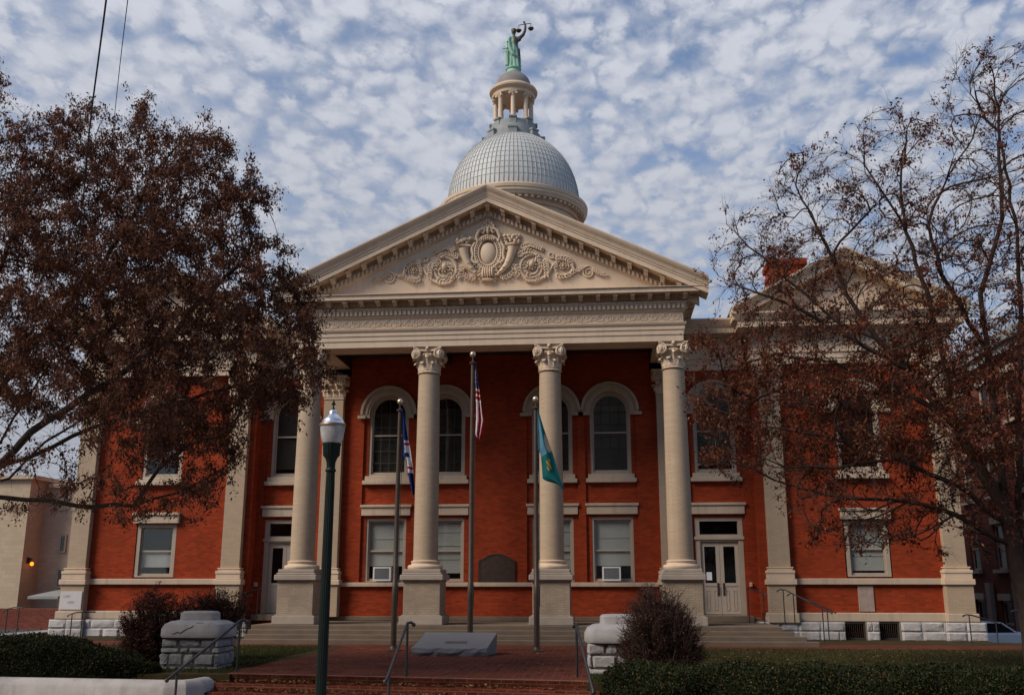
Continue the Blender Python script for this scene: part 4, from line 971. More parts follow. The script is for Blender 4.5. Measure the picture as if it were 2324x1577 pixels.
def cloth(name, label, left, right, colour, mats, folds, y=YPO, amp=.06):
    """limp flag hanging between two edge curves given at heights"""
    nu, nv = 26, 70; vs = []; fs = []; mi = []
    lx, rx = np.array(left, float), np.array(right, float)
    # each curve: list of (u,v) photo positions top -> bottom
    def res(c):
        d = np.r_[0, np.cumsum(np.hypot(*np.diff(c, axis=0).T))]; s = np.linspace(0, d[-1], nv + 1); return np.c_[np.interp(s, d, c[:, 0]), np.interp(s, d, c[:, 1])]
    A, B = res(lx), res(rx)
    for j in range(nv + 1):
        for i in range(nu + 1):
            u, v = i / nu, j / nv; p = A[j] * (1 - u) + B[j] * u
            yy = y - .03 + amp * min(1, v * 3 + .15) * math.sin(u * folds * math.pi + v * 2.2) - .03 * math.sin(u * folds * 2.3 + 1); w_ = at(p[0], p[1], y); vs.append((w_.x, yy, w_.z))
    for j in range(nv):
        for i in range(nu): a = j * (nu + 1) + i; fs.append((a, a + 1, a + nu + 2, a + nu + 1)); mi.append(colour((i + .5) / nu, (j + .5) / nv))
    q = MB(); q.v = vs; q.f = fs; q.mi = mi; o = q.build(name, mats, None, True); so = o.modifiers.new('thickness', 'SOLIDIFY'); so.thickness = .006
    return tag(o, label, 'flag')
cl = lambda n, c: mat(n, c, .8, .08, 8, .1, 60, spec=.15, transl=.15)
Fr, Fw, Fb, Fn, Ft, Fl, Fg = cl('flag_red', (.40, .018, .03), ), cl('flag_white', (.62, .61, .62)), cl('flag_blue', (.02, .03, .12)), cl('flag_navy', (.015, .03, .13)), cl('flag_green', (.008, .12, .12)), cl('flag_light_blue', (.10, .24, .34)), cl('flag_gold', (.45, .27, .02))
def us(u, v):
    if v < .34:
        if u < .25 and v > .1: return 1
        return 1 if (int(u * 26) % 5 == 2 and int(v * 70) % 4 == 1) else 2
    if v < .52: return 0 if int((v - .34) * 28) % 2 else 1
    return 0 if int((u * 4.2 + (v - .5) * 1.6)) % 2 == 0 else 1
cloth('flag', 'limp red and white striped flag with blue canton on the tallest pole', [(1079, 823), (1079, 870), (1079, 930), (1079, 985), (1083, 992)], [(1081, 823), (1086, 868), (1094.6, 929), (1099, 956), (1094, 985), (1089, 1001)], us, [Fr, Fw, Fb], 3.2)
def va(u, v):
    if .36 < v < .74 and u > .40 - max(0, v - .45) * 1.4:
        if v < .39 or v > .71: return 1
        if v < .42 or .67 < v < .70: return 2
        if .50 < v < .56 and u < .75: return 3
        return 1
    return 0
cloth('flag', 'limp dark blue flag with white round seal on the left pole', [(914, 929), (913, 980), (912.6, 1035), (922, 1043), (926, 1071), (929, 1090), (937, 1122)], [(916, 929), (926, 994), (932.5, 1023), (938, 1064), (943, 1110), (941, 1125)], va, [Fn, Fw, Fr, Fb], 2.6)
def aug(u, v):
    if v < .52: 
        if u < .62 - v * .1: return 1
        if v > .22 and (u - .85) ** 2 * 2 + (v - .42) ** 2 * 6 < .09: return 3 if u < .93 else 2
        return 0
    if .585 < v < .70 and .40 < u < .66:
        k = (int(u * 26) * 7 + int(v * 70) * 3) % 5; return 2 if k in (0, 1, 3) else 0
    if v > .88 and u > .5: return 4
    return 0
cloth('flag', 'limp teal green flag with gold lettering on the right pole', [(1219, 928), (1220, 980), (1221, 1020), (1227, 1031), (1230, 1060), (1231.5, 1086), (1240, 1091), (1266, 1098), (1278, 1112)], [(1221, 928), (1233.7, 971), (1245, 1003), (1254, 1027), (1266, 1068), (1274, 1092), (1281, 1113)], aug, [Ft, Fl, Fg, cl('flag_grey', (.36, .33, .30)), cl('flag_teal', (.02, .13, .17))], 2.0, amp=.05)

# ---- lamp post
t = thing('lamp_post', 'dark green fluted lamp post with acorn globe in front of the steps', 'street lamp', tuple(at(728, 1577, 15.0).xy) + (-.78,))
top = at(757, 905, 15.0); bx = t.location; tilt = math.atan2(top.x - at(733, 1577, 15).x, top.z - at(733, 1577, 15).z); hgt = top.z - bx.z
q = MB(); q.lathe([(.18, 0), (.18, .25), (.13, .32), (.12, .75), (.10, .85), (.088, .95), (.082, 1.0)], 0, 0, 32, .05, 16); q.build('base', M['green'], t, 40)
q = MB(); q.lathe([(.082, 1.0), (.080, 2.0), (.073, hgt - 1.45), (.068, hgt - 1.16)], 0, 0, 72, .09, 18); q.build('post', M['green'], t, 60)
q = MB(); q.lathe([(.075, hgt - 1.17), (.085, hgt - 1.155), (.085, hgt - 1.14), (.07, hgt - 1.12), (.07, hgt - 1.10)], 0, 0, 32)
q.lathe([(.066, hgt - 1.10), (.072, hgt - 1.02), (.095, hgt - .955), (.125, hgt - .92), (.132, hgt - .91), (.14, hgt - .76), (.148, hgt - .74), (.148, hgt - .72)], 0, 0, 64, .06, 16); q.build('neck', M['green'], t, 60)
q = MB(); q.lathe([(.13, hgt - .735), (.155, hgt - .70), (.178, hgt - .62), (.192, hgt - .52), (.198, hgt - .445)], 0, 0, 60, .02, 20)
gm = mat('ribbed_frosted_glass', (.60, .58, .58), .25, .22, 9, spec=.5, transl=.35, streak=.3, dirtc=(.35, .33, .33)); q.build('globe', gm, t, 60)
q = MB(); q.lathe([(.200, hgt - .450), (.211, hgt - .445), (.213, hgt - .42), (.205, hgt - .405)], 0, 0, 40); q.build('band', M['band'], t, 40)
q = MB(); q.lathe([(.205, hgt - .406), (.192, hgt - .392), (.178, hgt - .37), (.170, hgt - .345), (.155, hgt - .325), (.135, hgt - .305), (.115, hgt - .285), (.095, hgt - .262), (.078, hgt - .25), (.074, hgt - .225), (.062, hgt - .195), (.045, hgt - .178), (.02, hgt - .172)], 0, 0, 40); q.build('cap', M['chrome'], t, 35)
q = MB(); q.lathe([(.032, hgt - .175), (.028, hgt - .155), (.014, hgt - .14), (.012, hgt - .11), (.036, hgt - .09), (.036, hgt - .082), (.016, hgt - .065), (.022, hgt - .055), (.008, hgt - .03), (.001, hgt)], 0, 0, 16); q.build('finial', M['green'], t, 50)
t.rotation_euler = (0, 0, 0)

# ---- handrails
def handrail(label, rail, posts, group, r=.022, curl=True):
    p0 = Vector(posts[0][0]); t = thing('handrail', label, 'handrail', (p0.x, p0.y, posts[0][1]), group); o = Vector(t.location)
    q = MB(); pts = [Vector(p) - o for p in rail]; q.tube(pts, r, 8)
    for e, d in ((pts[0], pts[0] - pts[1]), (pts[-1], pts[-1] - pts[-2])): q.ball(e, r * 1.5, 8, 6)
    q.build('rail', M['iron'], t, 50)
    for (x, y, z), zb in posts: q = MB(); q.tube([Vector((x, y, zb)) - o, Vector((x, y, z)) - o], r * .9, 8); q.build('post', M['iron'], t, 50)
G1 = 'iron handrails on the front steps'
def front(label, up, lo, Yu, Yl, upb):
    a = at(up[0], up[1], Yu); b_ = at(lo[0], lo[1], Yl); m_ = a.lerp(b_, .06); dn = (b_ - a)
    handrail(label, [a + Vector((.12, .10, -.04)), a + Vector((.07, .07, .01)), a, m_, a.lerp(b_, .92), b_, b_ + Vector((-.02, -.06, -.04))], [(tuple(a), -.003), (tuple(a.lerp(b_, .9)), -.78)], G1, .030)
front('black iron handrail sloping down past the left stone pier', (545, 1408), (384, 1538), 22.65, 20.2, 0)
front('black iron handrail in the middle of the brick steps', (925, 1413), (878, 1540), 21.75, 19.3, 0)
a = at(1308, 1416, 22.0); b_ = at(1347, 1571, 19.9)
handrail('black iron handrail curving down beside the right stone pier', [a + Vector((-.06, .15, -.05)), a, a.lerp(b_, .5), a.lerp(b_, .75), b_ + Vector((0, 0, .02)), b_], [(tuple(a), -.003), (tuple(a.lerp(b_, .9)), -.78)], G1, .030)
G2 = 'thin iron handrails beside the building'
def hr(label, pts, posts, Y):
    handrail(label, [tuple(at(u, v, y)) for u, v, y in pts], [(tuple(at(u, v, y)), zb) for u, v, y, zb in posts], G2, .022)
hr('short thin iron handrail between the double doors and the right inner pilaster', [(1695, 1334, 37.0), (1703, 1335, 36.8), (1733, 1345, 36.2), (1740, 1351, 36.1)], [(1697, 1335, 37.0, FL), (1732, 1345, 36.2, FL)], 37)
hr('thin iron handrail descending the side steps right of the doors', [(1764, 1341, 35.9), (1770, 1337, 35.9), (1782, 1338, 35.9), (1800, 1347, 35.7), (1862, 1379, 35.5), (1888, 1391, 35.4)], [(1777, 1338, 35.9, FL), (1866, 1381, 35.5, .0)], 36)
hr('second thin iron handrail along the wall down the side steps', [(1788, 1350, 36.8), (1796, 1345, 36.8), (1812, 1353, 36.6), (1880, 1382, 36.4), (1896, 1390, 36.4)], [(1800, 1347, 36.8, FL), (1877, 1381, 36.4, .0)], 36)
hr('thin iron handrail before the right corner pier', [(2186, 1397, 35.2), (2192, 1394, 35.2), (2204, 1395, 35.2), (2235, 1404, 35.2), (2262, 1412, 35.2)], [(2199, 1395, 35.2, -.01), (2260, 1411, 35.2, -1.5)], 35)
hr('thin iron handrail at the far right edge near the white car', [(2296, 1387, 34.2), (2304, 1384, 34.2), (2330, 1388, 34.2), (2380, 1400, 34.2)], [(2312, 1385, 34.2, -.4), (2372, 1398, 34.2, -.4)], 34)
hr('thin iron handrail in front of the left corner pier', [(154, 1397, 35.0), (160, 1393, 35.0), (174, 1389, 35.0), (196, 1388, 35.2), (215, 1388, 35.5)], [(164, 1392, 35.0, -.01), (188, 1388, 35.0, -.01)], 35)
hr('short thin iron handrail by the street at far left', [(8, 1388, 38), (16, 1381, 38), (34, 1377, 38), (52, 1379, 38)], [(18, 1380, 38, 0), (44, 1378, 38, 0)], 38)
hr('thin iron handrail behind the left reddish shrub', [(486, 1336, 36.2), (494, 1337, 36.2), (508, 1340, 36.1), (513, 1346, 36.0)], [(489, 1337, 36.2, .0)], 36)
hr('thin iron handrail at the left end of the portico steps', [(550, 1346, 35.5), (556, 1344, 35.8), (575, 1338, 37.2), (590, 1336, 37.6)], [(553, 1346, 35.6, .0), (586, 1337, 37.5, FL)], 36)

# ---- things on the building
def ac(x, label):
    t = thing('air_conditioner', label, 'air conditioner', (x, YW, 2.07), 'window air conditioners')
    q = MB(); q.box(-.33, .33, -.22, .14, .0, .50); q.shape(rect(-.35, .35, -.015, .515), [rect(-.29, .29, .05, .46)], -.25, -.221); q.build('case', M['white'], t, False, .012)
    q = MB(); q.box(-.289, .289, -.235, -.2215, .051, .459)
    for k in range(12): q.box(-.285, .285, -.243, -.2351, .065 + k * .033, .078 + k * .033)
    q.build('grille', M['grille'], t)
ac(-4.50, 'white window air conditioner in the left ground floor window of the portico'); ac(4.36, 'white window air conditioner in the right ground floor window of the portico')
t = thing('wall_plaque', 'dark bronze tablet with arched top on the middle brick wall', 'plaque', (-.03, YW - .10, 2.0))
q = MB(); oc = [(-.72, 0), (.72, 0), (.72, .82), (.62, .86)] + [(.5 * math.cos(a), .86 + .22 * math.sin(a)) for a in np.linspace(R(25), R(155), 9)] + [(-.62, .86), (-.72, .82)]
q.shape(oc, [], -.06, -.002); q.build('tablet', M['bronze'], t, False, .008)
q = MB(); q.shape([(x * .97, z * .97 + .015) for x, z in oc], [[(x * .91, z * .91 + .045) for x, z in oc]], -.075, -.061); q.build('border', M['bronze'], t)
q = MB(); q.box(-.10, .10, -.004, .0, 0, .30); q.box(-.06, .06, -.0055, -.0041, .06, .085)
nt_ = tag(q.build('notice', [M['paper']], None), 'white paper notice taped inside the left leaf of the right double doors', 'notice'); nt_.location = (DX[1] - .42, YW + .128, 2.08)

# ---- buildings to the sides
t = thing('beige_building', 'low plain beige building with a lit wall lamp beyond the street at left', 'building', (-25, 47, 0))
def loc_mb(o): q = MB(); q.mx = Matrix.Translation((-o.location.x, -o.location.y, -o.location.z)); return q
q = loc_mb(t); q.box(-40, -24.2, 46, 60, -.1, 7.0); q.box(-24.199, -15.5, 47.4, 60, -.1, 6.7); q.build('wall', M['beige'], t)
q = loc_mb(t); q.box(-40.2, -24.0, 45.8, 60, 7.001, 7.2); q.box(-23.99, -15.3, 47.2, 60, 6.701, 6.9); q.build('parapet', M['trim'], t)
for u, v0, v1 in ((141, 1216, 1250), (134, 1293, 1330), (152, 1095, 1130), (100, 1190, 1200)):
    p0, p1 = at(u - 6, v1, 47.3), at(u + 6, v0, 47.3)
    if u == 100: continue
    q = loc_mb(t); q.shape(rect(p0.x - .08, p1.x + .08, p0.z - .08, p1.z + .08), [rect(p0.x, p1.x, p0.z, p1.z)], 47.33, 47.399); f = q.build('window', M['frame'], t)
    q = loc_mb(t); q.box(p0.x, p1.x, 47.35, 47.36, p0.z, p1.z); q2 = q.build('pane', M['glassB'], f); q2.matrix_parent_inverse = Matrix.Identity(4)
    q = loc_mb(t); q.box(p0.x, p1.x, 47.37, 47.398, p0.z, p1.z); q.build('backing', M['dark'], f)
p = at(110, 1352, 45.5); q = loc_mb(t); q.extx([(44.6, p.z - .12), (44.6, p.z), (47.3, p.z + .30), (47.3, p.z + .1)], p.x - .5, p.x + 1.0); q.build('canopy', M['lead'], t)
p = at(50, 1279, 46.4); lx_ = -24.199
wl = thing('wall_lamp', 'small glowing orange lamp on the shaded side of the beige building', 'wall lamp', (lx_, 46.45, p.z))
q = MB(); q.box(.0, .12, -.08, .08, .02, .3); q.tube([(.06, 0, .2), (.2, 0, .24), (.24, 0, .1)], .025, 6); q.build('bracket', M['iron'], wl)
q = MB(); q.ball((.24, 0, 0), (.09, .09, .10), 12, 8); q.build('bulb', emit_mat('orange_bulb', (1, .27, .015), 2.6), wl, True)
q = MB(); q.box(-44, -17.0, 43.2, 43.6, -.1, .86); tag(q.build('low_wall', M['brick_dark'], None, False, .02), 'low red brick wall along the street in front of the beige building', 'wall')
t = thing('brick_building', 'tall dark red brick building in shade beyond the right corner pier', 'building', (26, 52, -1.5))
q = loc_mb(t); hs = []
def wall_x(X, y0, y1, z0, z1, holes, q):
    n0 = len(q.v); mx = q.mx; q.mx = mx @ Matrix(((0, 1, 0, X), (1, 0, 0, 0), (0, 0, 1, 0), (0, 0, 0, 1))); q.shape(rect(y0, y1, z0, z1), holes, 0, .4); q.mx = mx
wy = [45.2, 48.4, 51.6, 54.8, 58.0]
holes = [rect(y - .6, y + .6, z, z + 2.1) for y in wy for z in (-.9, 2.6, 6.0, 9.2)]
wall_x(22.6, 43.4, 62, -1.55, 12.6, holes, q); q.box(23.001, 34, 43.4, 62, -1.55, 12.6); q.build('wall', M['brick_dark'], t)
q = loc_mb(t); q.box(22.2, 34.2, 43.1, 62.3, 12.601, 13.1); q.box(22.4, 34.1, 43.3, 62.2, 12.2, 12.6); q.build('cornice', M['lead'], t)
for y in wy:
    for z in (-.9, 2.6, 6.0, 9.2):
        q = loc_mb(t); mx = q.mx; q.mx = mx @ Matrix(((0, 1, 0, 22.6), (1, 0, 0, 0), (0, 0, 1, 0), (0, 0, 0, 1)))
        q.shape(rect(y - .6, y + .6, z, z + 2.1), [rect(y - .47, y + .47, z + .1, z + 1.0), rect(y - .47, y + .47, z + 1.1, z + 1.98)], .08, .2); q.mx = mx; q.box(22.42, 22.75, y - .72, y + .72, z - .16, z - .002); q.box(22.5, 22.75, y - .72, y + .72, z + 2.102, z + 2.4)
        f = q.build('window', M['frame'], t); q = loc_mb(t); q.box(22.72, 22.73, y - .47, y + .47, z + .1, z + 1.98); q.build('pane', M['glassB'], f); q = loc_mb(t); q.box(22.78, 22.99, y - .6, y + .6, z, z + 2.1); q.build('backing', M['dark'], f)
for y in (46.8, 50.0, 53.2, 56.4): q = loc_mb(t); q.box(22.4, 22.598, y - .28, y + .28, -1.55, 2.0); q.build('pilaster_strip', M['stone'], t)
# ---- unseen buildings added behind the camera to block low sky light
def sky_blocker(x0, x1, h, m, label):
    t = thing('sky_blocker_building', label, 'building', ((x0 + x1) / 2, -9, -.8)); q = loc_mb(t); q.box(x0, x1, -24, -9, -1.5, h); q.build('wall', M[m], t)
    q = loc_mb(t); q.box(x0 - .2, x1 + .2, -24, -8.6, h + .001, h + .5); q.build('cornice', M['trim'], t)
    n = int((x1 - x0) / 3)
    for z in np.arange(.6, h - 2.5, 3.6):
        for k in range(n):
            x = x0 + (x1 - x0) * (k + .5) / n; q = loc_mb(t); q.box(x - .6, x + .6, -8.999, -8.93, z, z + 2); q.build('window', M['bliGrey'], t)
sky_blocker(-34, -6, 20, 'brick_dark', 'unseen long dark brick building added behind the viewer to block low sky light, left'); sky_blocker(-5, 16, 22, 'stone', 'unseen tall stone building added directly behind the viewer to block low sky light'); sky_blocker(17, 46, 19, 'brick_dark', 'unseen lower dark brick building added behind the viewer to block low sky light, right')
# ---- white car on the street at right
def car():
    t = thing('parked_car', 'white car parked on the street beyond the far right handrail', 'car', (19.45, 43.0, -1.10)); t.rotation_euler = (0, 0, R(3))
    q = MB(); pf = [(-2.2, .3), (2.2, .3), (2.28, .55), (2.22, .98), (1.95, 1.10), (1.05, 1.16), (-1.55, 1.14), (-2.15, 1.0), (-2.28, .7)]
    q.ext(pf, -.85, .85); q.build('body', M['paint'], t, False, .09)
    q = MB(); up = [(1.0, 1.15), (.55, 1.5), (-.9, 1.53), (-1.6, 1.12)]; n = 4; q.add([(x, -.80, z) if z < 1.2 else (x, -.62, z) for x, z in up] + [(x, .80, z) if z < 1.2 else (x, .62, z) for x, z in up], [(0, 1, 2, 3), (7, 6, 5, 4)] + [(i, 4 + i, 4 + (i + 1) % 4, (i + 1) % 4) for i in range(4)]); q.build('window_glass', M['dark'], t)
    q = MB(); q.box(-.88, .53, -.63, .63, 1.50, 1.545)
    for s in (-1, 1):
        for a, b_ in ((up[0], up[1]), (up[3], up[2])): q.tube([(a[0], s * .80, a[1]), (b_[0], s * .63, b_[1])], .04, 6)
        q.tube([(-.3, s * .81, 1.05), (-.3, s * .63, 1.51)], .035, 6)
    q.build('roof', M['paint'], t)
    for x in (-1.4, 1.42):
        for s in (-1, 1):
            q = MB(); q.mx = Matrix.Translation((x, s * .78, .32)) @ Matrix.Rotation(R(90), 4, 'X'); q.lathe([(.2, -.1), (.3, -.11), (.32, -.08), (.32, .08), (.3, .11), (.2, .1)], 0, 0, 24); wq = q.build('wheel', M['tyre'], t, 40)
            q = MB(); q.mx = Matrix.Translation((x, s * .78, .32)) @ Matrix.Rotation(R(90), 4, 'X'); q.lathe([(.03, -.105), (.19, -.09), (.2, .09), (.03, .105)], 0, 0, 20); q.build('rim', M['chrome'], wq, 40)
    for s in (-1, 1): q = MB(); q.ball((2.2, s * .62, .68), (.06, .16, .09), 10, 6); q.build('headlight', M['chrome'], t, True)
car()
# ---- overhead wires
def wire(label, pts, r):
    ps = [at(*p) for p in pts]; full = []
    # smooth curve through the points
    for i in range(len(ps) - 1):
        p0, p1, p2, p3 = ps[max(i - 1, 0)], ps[i], ps[i + 1], ps[min(i + 2, len(ps) - 1)]
        for k in range(8):
            t_ = k / 8; full.append(.5 * ((2 * p1) + (p2 - p0) * t_ + (2 * p0 - 5 * p1 + 4 * p2 - p3) * t_ ** 2 + (3 * p1 - p0 - 3 * p2 + p3) * t_ ** 3))
    full.append(ps[-1]); q = MB(); q.tube(full, r, 6); tag(q.build('overhead_wire', M['cable'], None, True), label, 'wire', 'overhead wires at upper left')
wire('thick black overhead wire passing in front of the left tree', [(262, -180, 8), (241, 0, 9), (224, 130, 10), (207, 260, 11), (192, 400, 13), (180, 520, 16), (120, 1000, 45.7)], .0105)
wire('thin overhead wire right of the thick one at upper left', [(305, -120, 9), (290, 0, 10), (272, 150, 12), (256, 300, 15), (240, 450, 20), (190, 860, 45.7)], .0055)

# ================================================================== VEGETATION
def np_mesh(name, V, F, m, parent=None, smooth=False):
    me = bpy.data.meshes.new(name); V = np.asarray(V, np.float32); F = np.asarray(F, np.int32)
    me.vertices.add(len(V)); me.vertices.foreach_set('co', V.ravel()); k = F.shape[1]
    me.loops.add(F.size); me.loops.foreach_set('vertex_index', F.ravel()); me.polygons.add(len(F)); me.polygons.foreach_set('loop_start', np.arange(0, F.size, k, dtype=np.int32))
    me.materials.append(m); me.update(calc_edges=True); me.validate()
    if smooth: me.polygons.foreach_set('use_smooth', [True] * len(me.polygons))
    o = bpy.data.objects.new(name, me); COL.objects.link(o)
    if parent: o.parent = parent
    return o
def leaves(P, size, rg, droop=.5, wid=.42, spread=None, jit=.4):
    n = len(P); D = rg.normal(size=(n, 3)); D[:, 2] -= droop * 1.6; D /= np.linalg.norm(D, axis=1)[:, None]
    S = size * rg.uniform(1 - jit, 1 + jit, n)[:, None]; T = rg.normal(size=(n, 3)); Wv = np.cross(D, T); Wv /= np.linalg.norm(Wv, axis=1)[:, None] + 1e-9; Nn = np.cross(D, Wv)
    a = P; b = P + D * S * .45 + Wv * S * wid * .5; c = P + D * S + Nn * S * .12; d = P + D * S * .45 - Wv * S * wid * .5
    V = np.stack([a, b, c, d], 1).reshape(-1, 3); F = np.arange(n * 4).reshape(-1, 4); return V, F
def in_poly(p, poly):
    x, y = p; c = False; j = len(poly) - 1
    for i in range(len(poly)):
        xi, yi = poly[i]; xj, yj = poly[j]
        if (yi > y) != (yj > y) and x < (xj - xi) * (y - yi) / (yj - yi) + xi: c = not c
        j = i
    return c
def grow(nodes, parent, att, step, di, dk, iters, rg, wander=.25, stiff=.55):
    nodes = [np.array(n, float) for n in nodes]; parent = list(parent); A = np.array(att)
    near = np.full(len(A), 1e9); ni = np.zeros(len(A), int); alive = np.ones(len(A), bool)
    def upd(idx0):
        NN = np.array(nodes[idx0:])
        for s in range(0, len(NN), 400):
            d = np.linalg.norm(A[:, None, :] - NN[None, s:s + 400, :], axis=2); k = d.argmin(1); m = d[np.arange(len(A)), k]; b = m < near; near[b] = m[b]; ni[b] = idx0 + s + k[b]
    upd(0); kids = {}
    for it in range(iters):
        act = alive & (near < di)
        if not act.any(): break
        new = []; idx = ni[act]; pts = A[act]
        for u in np.unique(idx):
            v = (pts[idx == u] - nodes[u]); v /= np.linalg.norm(v, axis=1)[:, None] + 1e-9; d = v.sum(0)
            if parent[u] >= 0:
                pd = nodes[u] - nodes[parent[u]]; d = d / (np.linalg.norm(d) + 1e-9) + pd / (np.linalg.norm(pd) + 1e-9) * stiff
            d = d / (np.linalg.norm(d) + 1e-9) + rg.normal(size=3) * wander * .5; d /= np.linalg.norm(d) + 1e-9
            p = nodes[u] + d * step
            if kids.get(u, 0) >= 4: continue
            kids[u] = kids.get(u, 0) + 1; new.append((p, u))
        if not new: break
        s = len(nodes)
        for p, u in new: nodes.append(p); parent.append(int(u))
        upd(s); alive &= near > dk
    return np.array(nodes), np.array(parent)
def radii(parent, tip, ex):
    n = len(parent); r = np.zeros(n); ch = np.zeros(n, int)
    for i in range(n):
        if parent[i] >= 0: ch[parent[i]] += 1
    acc = np.zeros(n)
    for i in order_desc(parent):
        rr = tip if ch[i] == 0 else acc[i] ** (1 / ex)
        r[i] = max(rr, tip)
        if parent[i] >= 0: acc[parent[i]] += r[i] ** ex
    return r, ch
def order_desc(parent):
    n = len(parent); dep = np.zeros(n, int)
    for i in range(n): dep[i] = dep[parent[i]] + 1 if parent[i] >= 0 else 0   # parents precede children
    return np.argsort(-dep, kind='stable')
def limb_mesh(nodes, parent, r, name, m, par, minr=.0):
    q = MB(); n = len(nodes); best = {}
    for i in range(n):
        p = parent[i]
        if p >= 0 and (p not in best or r[i] > r[best[p]]): best[p] = i
    starts = [i for i in range(n) if parent[i] < 0 or best[parent[i]] != i]
    for s in starts:
        ch = ([parent[s]] if parent[s] >= 0 else []) + [s]; i = s
        while i in best: i = best[i]; ch.append(i)
        pts = [tuple(nodes[k]) for k in ch]; rr = [float(r[k]) for k in ch]
        if parent[s] >= 0: rr[0] = rr[1]
        if len(pts) < 2: continue
        rr[-1] *= .5; q.tube(pts, rr, 9 if rr[0] > .08 else (5 if rr[0] > .02 else 3), False)
    me = bpy.data.meshes.new(name); me.from_pydata(q.v, [], q.f); me.materials.append(m); me.polygons.foreach_set('use_smooth', [True] * len(me.polygons))
    o = bpy.data.objects.new(name, me); COL.objects.link(o); o.parent = par; return o
def seeds(lines):
    """lines: lists of (u,v,Y) or ('w',x,y,z); first = trunk; others start from the node nearest to their first point"""
    nodes = []; par = []
    for li, ln in enumerate(lines):
        ps = [np.array(q[1:]) if q[0] == 'w' else np.array(at(*q)) for q in ln]
        # resample with slight wobble
        out = [ps[0]]
        for a, b in zip(ps[:-1], ps[1:]):
            k = max(1, int(np.linalg.norm(b - a) / .4))
            for j in range(1, k + 1): out.append(a + (b - a) * j / k + np.random.default_rng(li * 50 + len(out)).normal(size=3) * .025)
        if li == 0: last = -1; st_ = 0
        else: d = [np.linalg.norm(n - out[0]) for n in nodes]; last = int(np.argmin(d)); st_ = 1
        for p in out[st_:]: nodes.append(p); par.append(last); last = len(nodes) - 1
    return nodes, par
def cloud(poly, n, Yc, th, rg, rot=0, dens=None):
    """points filling a crown whose outline is poly; thickness fades to the rim"""
    xs = [p[0] for p in poly]; ys = [p[1] for p in poly]; out = []
    pl = np.array(poly + [poly[0]], float)
    while len(out) < n:
        u, v = rg.uniform(min(xs), max(xs)), rg.uniform(min(ys), max(ys))
        if not in_poly((u, v), poly): continue
        if dens and rg.random() > dens(u, v): continue
        dd = 1e9
        for a, b in zip(pl[:-1], pl[1:]):
            t_ = np.clip(((u - a[0]) * (b[0] - a[0]) + (v - a[1]) * (b[1] - a[1])) / (((b - a) ** 2).sum() + 1e-9), 0, 1); q = a + (b - a) * t_; dd = min(dd, math.hypot(u - q[0], v - q[1]))
        h = th * math.sqrt(min(1, dd / 260 + .03)); out.append(np.array(at(u, v, Yc + rg.uniform(-h, h))))
    return out
def twigs(nodes, parent, r, rg, sel, n_each, ln, rad, up, fw=1.2):
    """short side shoots; returns segments and leaf points"""
    V = []; segs = []
    for i in sel:
        for k in range(n_each):
            d = rg.normal(size=3); d[2] += up
            if parent[i] >= 0: pd = nodes[i] - nodes[parent[i]]; d += fw * pd / (np.linalg.norm(pd) + 1e-9)
            d /= np.linalg.norm(d); l = ln * rg.uniform(.5, 1.3); b = nodes[i] + d * l * .5 + rg.normal(size=3) * l * .08; c = nodes[i] + d * l + rg.normal(size=3) * l * .15; segs.append((nodes[i], b, c))
    return segs
def twig_mesh(segs, rad, m, par, name='twigs'):
    q = MB()
    for a, b, c in segs: q.tube([tuple(a), tuple(b), tuple(c)], [rad, rad * .75, rad * .35], 3, False)
    me = bpy.data.meshes.new(name); me.from_pydata(q.v, [], q.f); me.materials.append(m); o = bpy.data.objects.new(name, me); COL.objects.link(o); o.parent = par; return o
def along(segs, k, rg, sp):
    P = []
    for a, b, c in segs:
        for j in range(k):
            t_ = rg.uniform(.1, 1.05); p = a * (1 - t_) ** 2 + b * 2 * t_ * (1 - t_) + c * t_ ** 2; P.append(p + rg.normal(size=3) * sp)
    return np.array(P)

from mathutils import noise as mnoise
def clump(p, sc_): return .5 + .62 * mnoise.noise(Vector(p) / sc_)
def shoots(N, P, ch, rg, ok, frac, ln, up):
    out = []
    for i in np.where(ch == 0)[0]:
        if not ok(N[i]) or rg.random() > frac or P[i] < 0: continue
        k = P[i]; k = P[k] if P[k] >= 0 else k; d = N[i] - N[k]; d /= np.linalg.norm(d) + 1e-9; d = d + np.array([0, 0, up]) + rg.normal(size=3) * .2; d /= np.linalg.norm(d); l = ln * rg.uniform(.5, 1.5)
        out.append((N[i], N[i] + d * l * .5 + rg.normal(size=3) * .03, N[i] + d * l + np.array([0, 0, .1 * l])))
    return out
